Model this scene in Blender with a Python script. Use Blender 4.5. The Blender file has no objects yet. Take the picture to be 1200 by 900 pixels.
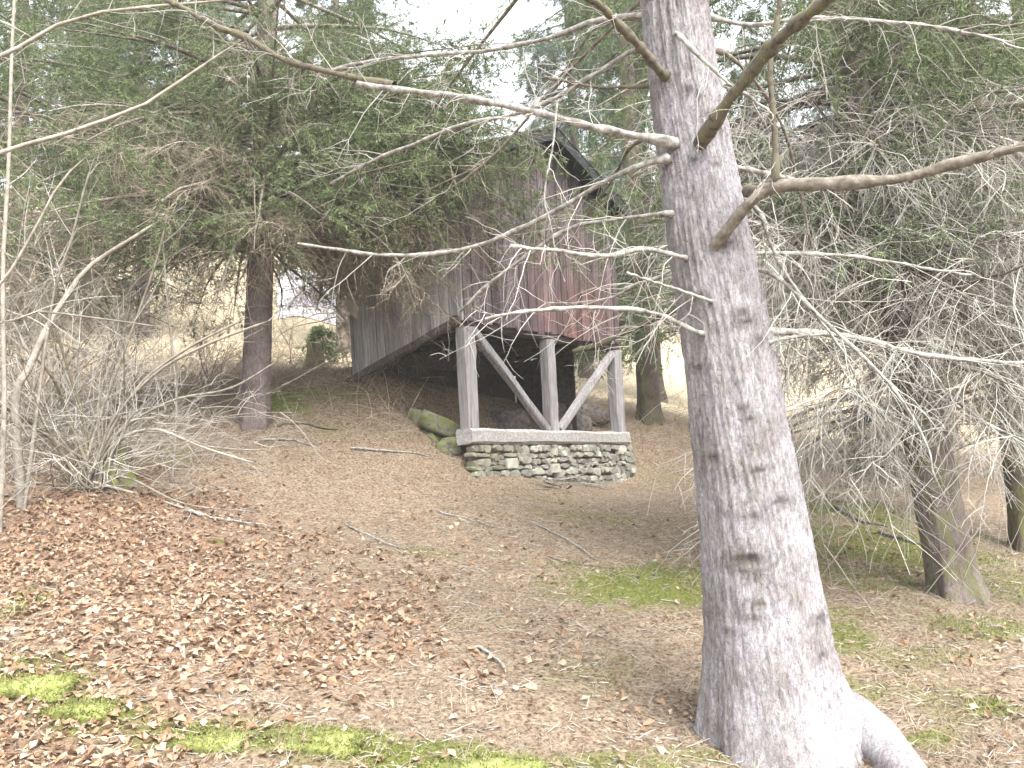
import bpy, math
import numpy as np
from mathutils import Matrix, Vector, noise as mnoise
rng = np.random.default_rng(7)
scene = bpy.context.scene
COL = scene.collection

# ------------------------------------------------------------------ camera
F = 1039.0
TH = math.atan(105 / 1039); RHO = math.radians(2.43)
_f = np.array([0, math.cos(TH), math.sin(TH)]); _r0 = np.array([1.0, 0, 0]); _u0 = np.array([0, -math.sin(TH), math.cos(TH)])
_r = math.cos(RHO) * _r0 - math.sin(RHO) * _u0
_u = math.cos(RHO) * _u0 + math.sin(RHO) * _r0
EYE = np.array([0, 0, 1.6])
cd = bpy.data.cameras.new('camera'); cam = bpy.data.objects.new('camera', cd); COL.objects.link(cam)
cd.sensor_width = 36; cd.lens = F / 1200 * 36; cd.clip_end = 1000; cd.clip_start = 0.05
M = Matrix.Identity(4)
for i in range(3):
    M[i][0] = _r[i]; M[i][1] = _u[i]; M[i][2] = -_f[i]; M[i][3] = EYE[i]
cam.matrix_world = M
scene.camera = cam

# ------------------------------------------------------------------ light
SUN_EL, SUN_AZ = math.radians(52), math.radians(150)   # azimuth from +Y clockwise: behind the camera, to its right
w = bpy.data.worlds.new('World'); scene.world = w; w.use_nodes = True
nt = w.node_tree; nt.nodes.clear()
out = nt.nodes.new('ShaderNodeOutputWorld'); bg = nt.nodes.new('ShaderNodeBackground')
sky = nt.nodes.new('ShaderNodeTexSky'); sky.sky_type = 'NISHITA'; sky.sun_disc = False
sky.sun_elevation = SUN_EL; sky.sun_rotation = SUN_AZ; sky.dust_density = 4.0; sky.air_density = 1.0
hs = nt.nodes.new('ShaderNodeHueSaturation'); hs.inputs['Saturation'].default_value = 0.28   # thin cloud cover greys the sky
nt.links.new(sky.outputs[0], hs.inputs['Color']); nt.links.new(hs.outputs[0], bg.inputs[0]); nt.links.new(bg.outputs[0], out.inputs[0])
bg.inputs[1].default_value = 0.15
sl = bpy.data.lights.new('sun', 'SUN'); sun = bpy.data.objects.new('sun', sl); COL.objects.link(sun)
sl.energy = 1.3; sl.angle = math.radians(30); sl.color = (1.0, 0.975, 0.94)
sd = Vector((math.sin(SUN_AZ) * math.cos(SUN_EL), math.cos(SUN_AZ) * math.cos(SUN_EL), math.sin(SUN_EL)))
sun.rotation_euler = sd.to_track_quat('Z', 'Y').to_euler()
scene.view_settings.view_transform = 'Standard'; scene.view_settings.look = 'None'
scene.view_settings.exposure = 2.33; scene.view_settings.gamma = 1
scene.cycles.max_bounces = 6; scene.cycles.diffuse_bounces = 3; scene.cycles.volume_bounces = 1
scene.cycles.transparent_max_bounces = 4

# ------------------------------------------------------------------ helpers
def unproj(px, py, d):
    return EYE + d * (_f + (px - 600) / F * _r - (py - 450) / F * _u)

def nrm(a):
    return a / np.maximum(np.linalg.norm(a, axis=-1, keepdims=True), 1e-9)

def mesh_np(name, V, Fs, smooth=True):
    """V (n,3); Fs list of (m,k) int arrays"""
    me = bpy.data.meshes.new(name)
    V = np.asarray(V, dtype=np.float32).reshape(-1, 3)
    if isinstance(Fs, np.ndarray): Fs = [Fs]
    me.vertices.add(len(V)); me.vertices.foreach_set('co', V.ravel())
    idx = np.concatenate([f.ravel() for f in Fs]).astype(np.int32)
    tot = np.concatenate([np.full(len(f), f.shape[1], np.int32) for f in Fs])
    st = np.concatenate([[0], np.cumsum(tot)[:-1]]).astype(np.int32)
    me.loops.add(len(idx)); me.loops.foreach_set('vertex_index', idx)
    me.polygons.add(len(tot)); me.polygons.foreach_set('loop_start', st); me.polygons.foreach_set('loop_total', tot)
    me.polygons.foreach_set('use_smooth', np.full(len(tot), smooth, dtype=bool))
    me.update(calc_edges=True)
    return me

def empty(name, loc):
    o = bpy.data.objects.new(name, None); COL.objects.link(o); o.location = tuple(float(x) for x in loc); o.empty_display_size = 0.2
    return o

def tag(o, label=None, cat=None, group=None, kind=None):
    if label: o['label'] = label
    if cat: o['category'] = cat
    if group: o['group'] = group
    if kind: o['kind'] = kind
    return o

ROOT = {}
def obj(name, geo, mat, parent=None, base=None, kind=None, smooth=True):
    """geo = mesh or (V, F) in world coordinates; base = world position of its top ancestor"""
    if not isinstance(geo, bpy.types.Mesh):
        V, Fs = geo
        V = np.asarray(V, dtype=float).reshape(-1, 3)
        if parent is not None and base is None: base = ROOT[parent.name]
        if parent is None:
            if base is None: base = np.zeros(3)
        geo = mesh_np(name, V - np.asarray(base)[None, :], Fs, smooth)
    if mat is not None and len(geo.materials) == 0: geo.materials.append(mat)
    o = bpy.data.objects.new(name, geo); COL.objects.link(o)
    if parent is not None:
        o.parent = parent; ROOT[o.name] = base if base is not None else np.zeros(3)
    else:
        o.location = tuple(float(x) for x in base) if base is not None else (0, 0, 0)
        ROOT[o.name] = base if base is not None else np.zeros(3)
    if kind: o['kind'] = kind
    return o

def thing(name, label, cat, base, group=None):
    o = empty(name, base); ROOT[o.name] = np.asarray(base, dtype=float)
    return tag(o, label, cat, group)

def join(parts):
    Vs, Fd, off = [], {}, 0
    for V, Fs in parts:
        V = np.asarray(V).reshape(-1, 3)
        if isinstance(Fs, np.ndarray): Fs = [Fs]
        for f in Fs: Fd.setdefault(f.shape[1], []).append(f + off)
        Vs.append(V); off += len(V)
    return np.concatenate(Vs), [np.concatenate(x) for x in Fd.values()]

def grow(P0, D0, L, N, droop=0.0, wander=0.1, r=None):
    r = r or rng
    P0 = np.asarray(P0, float); Mn = len(P0)
    L = np.broadcast_to(np.asarray(L, float), (Mn,)); droop = np.broadcast_to(np.asarray(droop, float), (Mn,))
    P = np.empty((Mn, N, 3)); P[:, 0] = P0; d = nrm(np.asarray(D0, float)); step = (L / (N - 1))[:, None]
    for i in range(1, N):
        d = d + r.normal(size=(Mn, 3)) * wander
        d[:, 2] -= droop
        d = nrm(d); P[:, i] = P[:, i - 1] + d * step
    return P

def tubes(P, R0, R1=None, sides=3, power=1.0):
    """P (M,N,3); R0 root radius, R1 tip radius -> verts, quads"""
    Mn, N, _ = P.shape
    R0 = np.broadcast_to(np.asarray(R0, float), (Mn,)); R1 = R0 * 0.3 if R1 is None else np.broadcast_to(np.asarray(R1, float), (Mn,))
    t = np.linspace(0, 1, N)[None, :] ** power
    R = R0[:, None] * (1 - t) + R1[:, None] * t
    return tubesR(P, R, sides)

def tubesR(P, R, sides):
    Mn, N, _ = P.shape
    T = nrm(np.gradient(P, axis=1))
    mean = nrm(P[:, -1] - P[:, 0])
    ref = np.where(np.abs(mean[:, 2:3]) > 0.8, np.array([[1.0, 0.13, 0.07]]), np.array([[0.05, 0.09, 1.0]]))[:, None, :]
    A = nrm(np.cross(T, ref)); B = np.cross(T, A)
    a = np.arange(sides) / sides * 2 * math.pi
    V = P[:, :, None, :] + R[:, :, None, None] * (A[:, :, None, :] * np.cos(a)[None, None, :, None] + B[:, :, None, :] * np.sin(a)[None, None, :, None])
    base = (np.arange(Mn) * N * sides)[:, None, None] + (np.arange(N - 1) * sides)[None, :, None]
    k = np.arange(sides)[None, None, :]; k2 = (k + 1) % sides
    Q = np.stack([base + k, base + k2, base + sides + k2, base + sides + k], -1).reshape(-1, 4)
    return V.reshape(-1, 3), Q

def sample_on(P, idx, t):
    N = P.shape[1]; x = t * (N - 1); i = np.clip(np.floor(x).astype(int), 0, N - 2); fr = (x - i)[:, None]
    a, b = P[idx, i], P[idx, i + 1]
    return a * (1 - fr) + b * fr, nrm(b - a)

def spawn(P, per, t0=0.15, t1=1.0, fwd=0.5, flat=0.5, r=None):
    """random side directions on polylines: positions, directions, parent index, t"""
    r = r or rng
    Mn = len(P); K = Mn * per
    idx = np.repeat(np.arange(Mn), per); t = t0 + (t1 - t0) * r.random(K)
    p, T = sample_on(P, idx, t)
    d = r.normal(size=(K, 3)); d[:, 2] *= flat
    d = d - T * np.sum(d * T, 1, keepdims=True)
    d = nrm(nrm(d) + T * fwd)
    return p, d, idx, t

def needles(P, per, ln, wd, fwd=0.7, t0=0.0, r=None):
    r = r or rng
    p, d, idx, t = spawn(P, per, t0, 1.0, fwd, 0.8, r)
    K = len(p); ln = ln * (0.6 + 0.8 * r.random(K))[:, None]
    s = nrm(np.cross(d, r.normal(size=(K, 3)))) * (wd * 0.5)
    V = np.stack([p - s, p + s, p + d * ln], 1).reshape(-1, 3)
    return V, np.arange(3 * K).reshape(-1, 3)

def polyline(pts, n):
    """Catmull-Rom resample of control points (k,d) -> (n,d)"""
    pts = np.asarray(pts, float)
    if len(pts) < 3:
        t = np.linspace(0, 1, n)[:, None]; return pts[0] * (1 - t) + pts[-1] * t
    p = np.vstack([2 * pts[0] - pts[1], pts, 2 * pts[-1] - pts[-2]])
    sl_ = np.linalg.norm(np.diff(pts, axis=0)[:, :3], axis=1); cum = np.concatenate([[0], np.cumsum(sl_)]); out_ = []
    for s in np.linspace(0, cum[-1], n):
        i = min(np.searchsorted(cum, s, side='right') - 1, len(pts) - 2); t = (s - cum[i]) / max(sl_[i], 1e-9)
        a, b, c, d = p[i], p[i + 1], p[i + 2], p[i + 3]
        out_.append(0.5 * ((2 * b) + (-a + c) * t + (2 * a - 5 * b + 4 * c - d) * t * t + (-a + 3 * b - 3 * c + d) * t ** 3))
    return np.array(out_)

# value noise for geometry (vectorised)
def vnoise(x, y, seed=0):
    xi = np.floor(x).astype(np.int64); yi = np.floor(y).astype(np.int64); fx = x - xi; fy = y - yi
    fx = fx * fx * (3 - 2 * fx); fy = fy * fy * (3 - 2 * fy)
    def h(a, b):
        n = (a * 374761393 + b * 668265263 + seed * 974711) & 0x7fffffff
        n = ((n ^ (n >> 13)) * 1274126177) & 0x7fffffff
        return ((n ^ (n >> 16)) & 0xffff) / 65535.0
    return (h(xi, yi) * (1 - fx) + h(xi + 1, yi) * fx) * (1 - fy) + (h(xi, yi + 1) * (1 - fx) + h(xi + 1, yi + 1) * fx) * fy

def fbm(x, y, seed=0, o=4):
    s = 0; a = 0.5
    for k in range(o):
        s = s + a * (vnoise(x * 2 ** k, y * 2 ** k, seed + k) - 0.5); a *= 0.5
    return s

# ------------------------------------------------------------------ materials
def new_mat(name, rough=0.9):
    m = bpy.data.materials.new(name); m.use_nodes = True
    n = m.node_tree.nodes; b = n['Principled BSDF']; b.inputs['Roughness'].default_value = rough
    b.inputs['Specular IOR Level'].default_value = 0.2
    return m, n, m.node_tree.links, b

def ramp(n, stops):
    r = n.new('ShaderNodeValToRGB'); e = r.color_ramp.elements
    while len(e) < len(stops): e.new(0.5)
    for x, (p, c) in zip(e, stops):
        x.position = p; x.color = (*c, 1)
    return r

def tex_coord(n, l, scale=(1, 1, 1), rot=(0, 0, 0), src='Object'):
    tc = n.new('ShaderNodeTexCoord'); mp = n.new('ShaderNodeMapping')
    mp.inputs['Scale'].default_value = scale; mp.inputs['Rotation'].default_value = rot
    l.new(tc.outputs[src], mp.inputs['Vector']); return mp

def noise_node(n, l, vec, scale, detail=5, rough=0.6):
    t = n.new('ShaderNodeTexNoise'); t.inputs['Scale'].default_value = scale; t.inputs['Detail'].default_value = detail
    t.inputs['Roughness'].default_value = rough
    if vec is not None: l.new(vec.outputs[0], t.inputs['Vector'])
    return t

def mixc(n, l, a, b, fac, mode='MIX'):
    m = n.new('ShaderNodeMix'); m.data_type = 'RGBA'; m.blend_type = mode
    for sock, v in ((m.inputs[0], fac), (m.inputs[6], a), (m.inputs[7], b)):
        if hasattr(v, 'is_linked') or isinstance(v, bpy.types.NodeSocket): l.new(v, sock)
        elif isinstance(v, tuple): sock.default_value = (*v, 1)
        else: sock.default_value = v
    return m.outputs[2]

def bump(n, l, b, height, strength=0.5, dist=0.01):
    bp = n.new('ShaderNodeBump'); bp.inputs['Strength'].default_value = strength; bp.inputs['Distance'].default_value = dist
    l.new(height, bp.inputs['Height']); l.new(bp.outputs[0], b.inputs['Normal'])

def simple_mat(name, stops, scale=8, rough=0.9, stretch=(1, 1, 1), rot=(0, 0, 0), bstr=0.4, bdist=0.01, detail=6, island=0.0, objrand=0.0, transl=0.0):
    """noise driven colour; island / objrand = how far each loose piece or object strays in brightness"""
    m, n, l, b = new_mat(name, rough)
    mp = tex_coord(n, l, stretch, rot)
    t = noise_node(n, l, mp, scale, detail)
    r = ramp(n, stops); l.new(t.outputs['Fac'], r.inputs[0]); c = r.outputs[0]
    for amt, out_name, node in ((island, 'Random Per Island', 'ShaderNodeNewGeometry'), (objrand, 'Random', 'ShaderNodeObjectInfo')):
        if amt:
            g = n.new(node); mr = n.new('ShaderNodeMapRange'); mr.inputs['To Min'].default_value = 1 - amt; mr.inputs['To Max'].default_value = 1 + amt
            l.new(g.outputs[out_name], mr.inputs[0]); c = mixc(n, l, c, mr.outputs[0], 1.0, 'MULTIPLY')
    l.new(c, b.inputs['Base Color'])
    if bstr: bump(n, l, b, t.outputs['Fac'], bstr, bdist)
    if transl:
        b.inputs['Subsurface Weight'].default_value = 0
        tr = n.new('ShaderNodeBsdfTranslucent'); l.new(c, tr.inputs[0]); ms = n.new('ShaderNodeMixShader'); ms.inputs[0].default_value = transl
        l.new(b.outputs[0], ms.inputs[1]); l.new(tr.outputs[0], ms.inputs[2]); l.new(ms.outputs[0], n['Material Output'].inputs[0])
    return m

MAT = {}
# ground: masks from vertex colours (r moss, g leaf litter, b dry meadow)
def ground_mat():
    m, n, l, b = new_mat('forest_floor', 0.95)
    mp = tex_coord(n, l)
    big = noise_node(n, l, mp, 1.3, 4); fine = noise_node(n, l, mp, 38, 6, 0.7); mid = noise_node(n, l, mp, 9, 5, 0.65)
    soil = ramp(n, [(0.36, (0.055, 0.040, 0.030)), (0.47, (0.205, 0.145, 0.098)), (0.64, (0.36, 0.27, 0.19))]); l.new(fine.outputs['Fac'], soil.inputs[0])
    pale = ramp(n, [(0.36, (0.08, 0.063, 0.046)), (0.47, (0.27, 0.212, 0.148)), (0.64, (0.43, 0.35, 0.258))]); l.new(fine.outputs['Fac'], pale.inputs[0])
    leaf = ramp(n, [(0.3, (0.12, 0.07, 0.046)), (0.5, (0.28, 0.18, 0.12)), (0.75, (0.38, 0.275, 0.20))]); l.new(fine.outputs['Fac'], leaf.inputs[0])
    sw = n.new('ShaderNodeMapRange'); sw.inputs['From Min'].default_value = 0.4; sw.inputs['From Max'].default_value = 0.62; l.new(mid.outputs['Fac'], sw.inputs[0])
    c = mixc(n, l, soil.outputs[0], pale.outputs[0], sw.outputs[0])
    at = n.new('ShaderNodeVertexColor'); at.layer_name = 'mask'; sp = n.new('ShaderNodeSeparateColor'); l.new(at.outputs[0], sp.inputs[0])
    c = mixc(n, l, c, leaf.outputs[0], sp.outputs[1])
    mea = ramp(n, [(0.3, (0.34, 0.27, 0.17)), (0.55, (0.52, 0.44, 0.30)), (0.8, (0.62, 0.55, 0.42))]); l.new(mid.outputs['Fac'], mea.inputs[0])
    c = mixc(n, l, c, mea.outputs[0], sp.outputs[2])
    mos = ramp(n, [(0.3, (0.08, 0.088, 0.022)), (0.55, (0.17, 0.19, 0.045)), (0.8, (0.26, 0.275, 0.085))]); l.new(fine.outputs['Fac'], mos.inputs[0])
    mm = n.new('ShaderNodeMath'); mm.operation = 'MULTIPLY_ADD'; l.new(mid.outputs['Fac'], mm.inputs[0]); mm.inputs[1].default_value = 1.6; mm.inputs[2].default_value = -0.85
    ad = n.new('ShaderNodeMath'); ad.operation = 'ADD'; ad.use_clamp = True; l.new(mm.outputs[0], ad.inputs[0])
    ml = n.new('ShaderNodeMath'); ml.operation = 'MULTIPLY'; l.new(sp.outputs[0], ml.inputs[0]); ml.inputs[1].default_value = 1.35; l.new(ml.outputs[0], ad.inputs[1])
    gt = n.new('ShaderNodeMath'); gt.operation = 'MULTIPLY'; gt.use_clamp = True; l.new(ad.outputs[0], gt.inputs[0]); l.new(sp.outputs[0], gt.inputs[1])
    c = mixc(n, l, c, mos.outputs[0], gt.outputs[0])
    l.new(c, b.inputs['Base Color'])
    bump(n, l, b, fine.outputs['Fac'], 1.0, 0.05)
    return m
MAT['ground'] = ground_mat()

def bark_mat(name, pale, mid, dark, moss=0.0):
    m, n, l, b = new_mat(name, 0.92)
    mp = tex_coord(n, l, (1, 1, 0.42))
    v = n.new('ShaderNodeTexVoronoi'); v.feature = 'DISTANCE_TO_EDGE'; v.inputs['Scale'].default_value = 58
    nd = noise_node(n, l, mp, 9, 4); mv = n.new('ShaderNodeVectorMath'); mv.operation = 'MULTIPLY_ADD'
    l.new(nd.outputs['Color'], mv.inputs[0]); mv.inputs[1].default_value = (0.09, 0.09, 0.09); l.new(mp.outputs[0], mv.inputs[2]); l.new(mv.outputs[0], v.inputs['Vector'])
    t = noise_node(n, l, mp, 46, 8, 0.8)
    big = noise_node(n, l, tex_coord(n, l), 3.2, 4)
    r = ramp(n, [(0.28, dark), (0.47, mid), (0.66, pale)]); l.new(t.outputs['Fac'], r.inputs[0])
    cr = n.new('ShaderNodeMapRange'); cr.inputs['From Max'].default_value = 0.09; cr.inputs['To Min'].default_value = 0.72; l.new(v.outputs['Distance'], cr.inputs[0])
    c = mixc(n, l, r.outputs[0], cr.outputs[0], 1.0, 'MULTIPLY')
    br = ramp(n, [(0.32, (0.62, 0.58, 0.55)), (0.5, (0.92, 0.9, 0.9)), (0.68, (1.12, 1.12, 1.15))]); l.new(big.outputs['Fac'], br.inputs[0])
    c = mixc(n, l, c, br.outputs[0], 1.0, 'MULTIPLY')
    at = n.new('ShaderNodeVertexColor'); at.layer_name = 'mask'; sp = n.new('ShaderNodeSeparateColor'); l.new(at.outputs[0], sp.inputs[0])
    c = mixc(n, l, c, (0.06, 0.05, 0.05), sp.outputs[0])
    mo = noise_node(n, l, mp, 14, 5); mr = n.new('ShaderNodeMath'); mr.operation = 'MULTIPLY'; mr.use_clamp = True
    mo2 = n.new('ShaderNodeMapRange'); mo2.inputs['From Min'].default_value = 0.42; mo2.inputs['From Max'].default_value = 0.6; l.new(mo.outputs['Fac'], mo2.inputs[0])
    l.new(mo2.outputs[0], mr.inputs[0]); l.new(sp.outputs[1], mr.inputs[1])
    c = mixc(n, l, c, (0.15, 0.17, 0.045), mr.outputs[0])
    l.new(c, b.inputs['Base Color'])
    ad = n.new('ShaderNodeMath'); ad.operation = 'MULTIPLY_ADD'; l.new(cr.outputs[0], ad.inputs[0]); ad.inputs[1].default_value = 0.8; l.new(t.outputs['Fac'], ad.inputs[2])
    bump(n, l, b, ad.outputs[0], 0.8, 0.012)
    return m
MAT['bark_pale'] = bark_mat('pale_spruce_bark', (0.42, 0.405, 0.425), (0.265, 0.25, 0.26), (0.075, 0.068, 0.068))
MAT['bark_brown'] = bark_mat('brown_spruce_bark', (0.25, 0.21, 0.20), (0.165, 0.135, 0.128), (0.09, 0.07, 0.065))
MAT['bark_dark'] = bark_mat('dark_spruce_bark', (0.17, 0.14, 0.12), (0.11, 0.09, 0.075), (0.055, 0.045, 0.04))

MAT['limb_pale'] = simple_mat('pale_dead_wood', [(0.32, (0.10, 0.09, 0.078)), (0.5, (0.24, 0.23, 0.205)), (0.68, (0.40, 0.39, 0.36))], 26, bstr=0.6, bdist=0.006)
MAT['limb_mossy'] = simple_mat('mossy_dead_wood', [(0.34, (0.055, 0.045, 0.035)), (0.5, (0.125, 0.11, 0.085)), (0.62, (0.115, 0.115, 0.05)), (0.75, (0.23, 0.215, 0.175))], 26, bstr=0.6, bdist=0.008)
MAT['limb_brown'] = simple_mat('brown_branch_wood', [(0.3, (0.075, 0.063, 0.05)), (0.5, (0.15, 0.13, 0.105)), (0.7, (0.26, 0.235, 0.20))], 26)
MAT['twig_pale'] = simple_mat('pale_twigs', [(0.3, (0.28, 0.262, 0.23)), (0.7, (0.47, 0.448, 0.405))], 3, bstr=0, island=0.3)
MAT['twig_brown'] = simple_mat('brown_twigs', [(0.3, (0.19, 0.16, 0.115)), (0.7, (0.37, 0.32, 0.24))], 2, bstr=0, island=0.35)
MAT['shoot'] = simple_mat('pale_shoot_bark', [(0.3, (0.15, 0.13, 0.105)), (0.7, (0.34, 0.31, 0.26))], 14, bstr=0.3, bdist=0.004, objrand=0.2)
MAT['shoot_dark'] = simple_mat('olive_shoot_bark', [(0.3, (0.10, 0.085, 0.055)), (0.7, (0.21, 0.18, 0.12))], 12, bstr=0.3, bdist=0.004)
MAT['needles'] = simple_mat('spruce_needles', [(0.3, (0.075, 0.105, 0.045)), (0.5, (0.13, 0.17, 0.078)), (0.7, (0.19, 0.22, 0.115))], 1.6, bstr=0, island=0.35, transl=0.25)
MAT['needles_blue'] = simple_mat('blue_green_needles', [(0.3, (0.08, 0.12, 0.085)), (0.5, (0.135, 0.19, 0.135)), (0.7, (0.195, 0.245, 0.18))], 1.1, bstr=0, island=0.35, transl=0.25)
MAT['needles_dark'] = simple_mat('dark_spruce_needles', [(0.3, (0.055, 0.078, 0.035)), (0.5, (0.10, 0.13, 0.06)), (0.7, (0.15, 0.175, 0.09))], 1.3, bstr=0, island=0.35, transl=0.25)
MAT['stone'] = simple_mat('grey_green_stone', [(0.3, (0.15, 0.145, 0.12)), (0.5, (0.235, 0.228, 0.192)), (0.7, (0.31, 0.30, 0.26))], 9, bstr=0.6, bdist=0.015, objrand=0.3)
MAT['stone_pale'] = simple_mat('pale_stone', [(0.3, (0.28, 0.275, 0.225)), (0.7, (0.43, 0.425, 0.36))], 12, bstr=0.5, bdist=0.01, objrand=0.1)
MAT['stone_moss'] = simple_mat('mossy_wall_stone', [(0.35, (0.14, 0.135, 0.11)), (0.5, (0.205, 0.20, 0.155)), (0.65, (0.215, 0.222, 0.13))], 9, bstr=0.6, bdist=0.012, objrand=0.25)
MAT['mortar'] = simple_mat('dark_wall_core', [(0.3, (0.16, 0.15, 0.125)), (0.7, (0.28, 0.265, 0.22))], 20, bstr=0.8, bdist=0.02)
MAT['moss'] = simple_mat('moss', [(0.3, (0.085, 0.085, 0.03)), (0.5, (0.14, 0.155, 0.045)), (0.7, (0.21, 0.22, 0.085))], 9, bstr=0.8, bdist=0.02, island=0.25)
MAT['rock_moss'] = simple_mat('mossy_rock', [(0.36, (0.08, 0.075, 0.06)), (0.48, (0.15, 0.145, 0.10)), (0.56, (0.11, 0.125, 0.045)), (0.75, (0.18, 0.20, 0.06))], 9, bstr=0.8, bdist=0.03)
MAT['rock_bare'] = simple_mat('bare_rock', [(0.3, (0.06, 0.052, 0.047)), (0.5, (0.13, 0.113, 0.103)), (0.7, (0.21, 0.188, 0.172))], 16, bstr=0.8, bdist=0.02)
MAT['leaf'] = None

def leaf_mat():
    m, n, l, b = new_mat('fallen_leaves', 0.8)
    g = n.new('ShaderNodeNewGeometry')
    r = ramp(n, [(0.0, (0.12, 0.07, 0.042)), (0.2, (0.225, 0.138, 0.082)), (0.45, (0.295, 0.20, 0.128)), (0.7, (0.335, 0.25, 0.175)), (0.94, (0.36, 0.29, 0.225)), (1.0, (0.30, 0.15, 0.08))])
    l.new(g.outputs['Random Per Island'], r.inputs[0])
    mp = tex_coord(n, l); t = noise_node(n, l, mp, 60, 3); v = ramp(n, [(0.3, (0.75, 0.75, 0.75)), (0.7, (1.1, 1.1, 1.1))]); l.new(t.outputs['Fac'], v.inputs[0])
    l.new(mixc(n, l, r.outputs[0], v.outputs[0], 1.0, 'MULTIPLY'), b.inputs['Base Color'])
    return m
MAT['leaf'] = leaf_mat()
MAT['straw_bank'] = simple_mat('dry_brush', [(0.3, (0.22, 0.175, 0.12)), (0.7, (0.44, 0.37, 0.28))], 1.5, bstr=0, island=0.35)
MAT['straw'] = simple_mat('dry_grass', [(0.3, (0.21, 0.165, 0.115)), (0.7, (0.43, 0.365, 0.28))], 2, bstr=0, island=0.3)

HD = 0.65952
HO_ = np.array([-0.563, 10.998, 2.178])
def wood_mat(name, stops, stretch, rot, objrand, knots=False, tint=None):
    m, n, l, b = new_mat(name, 0.88)
    mp = tex_coord(n, l, stretch, rot)
    t = noise_node(n, l, mp, 1.0, 8, 0.7)
    oi = n.new('ShaderNodeObjectInfo')
    of = n.new('ShaderNodeVectorMath'); of.operation = 'ADD'
    l.new(mp.outputs[0], of.inputs[0]); mu = n.new('ShaderNodeMath'); mu.operation = 'MULTIPLY'; mu.inputs[1].default_value = 57; l.new(oi.outputs['Random'], mu.inputs[0]); l.new(mu.outputs[0], of.inputs[1])
    l.new(of.outputs[0], t.inputs['Vector'])
    r = ramp(n, stops); l.new(t.outputs['Fac'], r.inputs[0]); c = r.outputs[0]
    mr = n.new('ShaderNodeMapRange'); mr.inputs['To Min'].default_value = 1 - objrand; mr.inputs['To Max'].default_value = 1 + objrand; l.new(oi.outputs['Random'], mr.inputs[0])
    c = mixc(n, l, c, mr.outputs[0], 1.0, 'MULTIPLY')
    big = noise_node(n, l, tex_coord(n, l), 1.4, 3)
    if tint:
        pc = n.new('ShaderNodeNewGeometry'); ds = n.new('ShaderNodeVectorMath'); ds.operation = 'DISTANCE'; l.new(pc.outputs['Position'], ds.inputs[0]); ds.inputs[1].default_value = tuple(tint[1])
        rr = n.new('ShaderNodeMapRange'); rr.inputs['From Min'].default_value = tint[2]; rr.inputs['From Max'].default_value = 0.25; l.new(ds.outputs['Value'], rr.inputs[0])
        rm = n.new('ShaderNodeMath'); rm.operation = 'MULTIPLY_ADD'; rm.use_clamp = True; l.new(big.outputs['Fac'], rm.inputs[0]); rm.inputs[1].default_value = 1.3; rm.inputs[2].default_value = -.35
        r2 = n.new('ShaderNodeMath'); r2.operation = 'MULTIPLY'; l.new(rr.outputs[0], r2.inputs[0]); l.new(rm.outputs[0], r2.inputs[1]); r3 = n.new('ShaderNodeMath'); r3.operation = 'MULTIPLY'; r3.use_clamp = True; l.new(r2.outputs[0], r3.inputs[0]); r3.inputs[1].default_value = 2.2
        c = mixc(n, l, c, tint[0], r3.outputs[0], 'MULTIPLY')
    if knots:
        k = n.new('ShaderNodeTexVoronoi'); k.inputs['Scale'].default_value = 4.2
        mk = tex_coord(n, l, (1.0, 1.0, 0.55)); l.new(mk.outputs[0], k.inputs['Vector'])
        kr = n.new('ShaderNodeMapRange'); kr.inputs['From Min'].default_value = 0.05; kr.inputs['From Max'].default_value = 0.17; kr.inputs['To Min'].default_value = 0.25; l.new(k.outputs['Distance'], kr.inputs[0])
        c = mixc(n, l, c, kr.outputs[0], 1.0, 'MULTIPLY')
    l.new(c, b.inputs['Base Color']); bump(n, l, b, t.outputs['Fac'], 0.6, 0.006)
    return m
MAT['board_front'] = wood_mat('purple_brown_boards', [(0.3, (0.032, 0.025, 0.027)), (0.5, (0.088, 0.068, 0.073)), (0.7, (0.185, 0.155, 0.16))], (38, 38, 1.6), (0, 0, 0), 0.32, True, ((1.42, 0.92, 0.76), HO_ + np.array([math.sin(0.65952), math.cos(0.65952), 0]) * 2.3 + [0, 0, 1.75], 1.5))
MAT['board_side'] = wood_mat('grey_boards', [(0.3, (0.14, 0.14, 0.145)), (0.5, (0.30, 0.295, 0.30)), (0.7, (0.46, 0.45, 0.45))], (38, 38, 1.6), (0, 0, 0), 0.35)
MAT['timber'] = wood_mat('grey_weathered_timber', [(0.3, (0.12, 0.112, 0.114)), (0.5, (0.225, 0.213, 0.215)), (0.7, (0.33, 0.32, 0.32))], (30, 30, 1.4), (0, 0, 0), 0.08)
MAT['timber_long'] = wood_mat('grey_weathered_sill', [(0.3, (0.15, 0.142, 0.135)), (0.5, (0.28, 0.27, 0.258)), (0.7, (0.40, 0.39, 0.375))], (1.6, 30, 30), (0, 0, -(math.pi / 2 - HD)), 0.06)
MAT['timber_dark'] = wood_mat('dark_old_timber', [(0.3, (0.035, 0.028, 0.024)), (0.7, (0.11, 0.09, 0.08))], (1.6, 22, 22), (0, 0, -(math.pi / 2 - HD)), 0.15)  # old timber; on the back panel its dark tone stands for shade
MAT['roof'] = wood_mat('dark_roof_boards', [(0.3, (0.014, 0.015, 0.016)), (0.7, (0.036, 0.038, 0.039))], (14, 14, 14), (0, 0, 0), 0.1)
MAT['cut_wood'] = simple_mat('pale_cut_wood', [(0.3, (0.42, 0.39, 0.33)), (0.7, (0.6, 0.57, 0.5))], 18)

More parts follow.
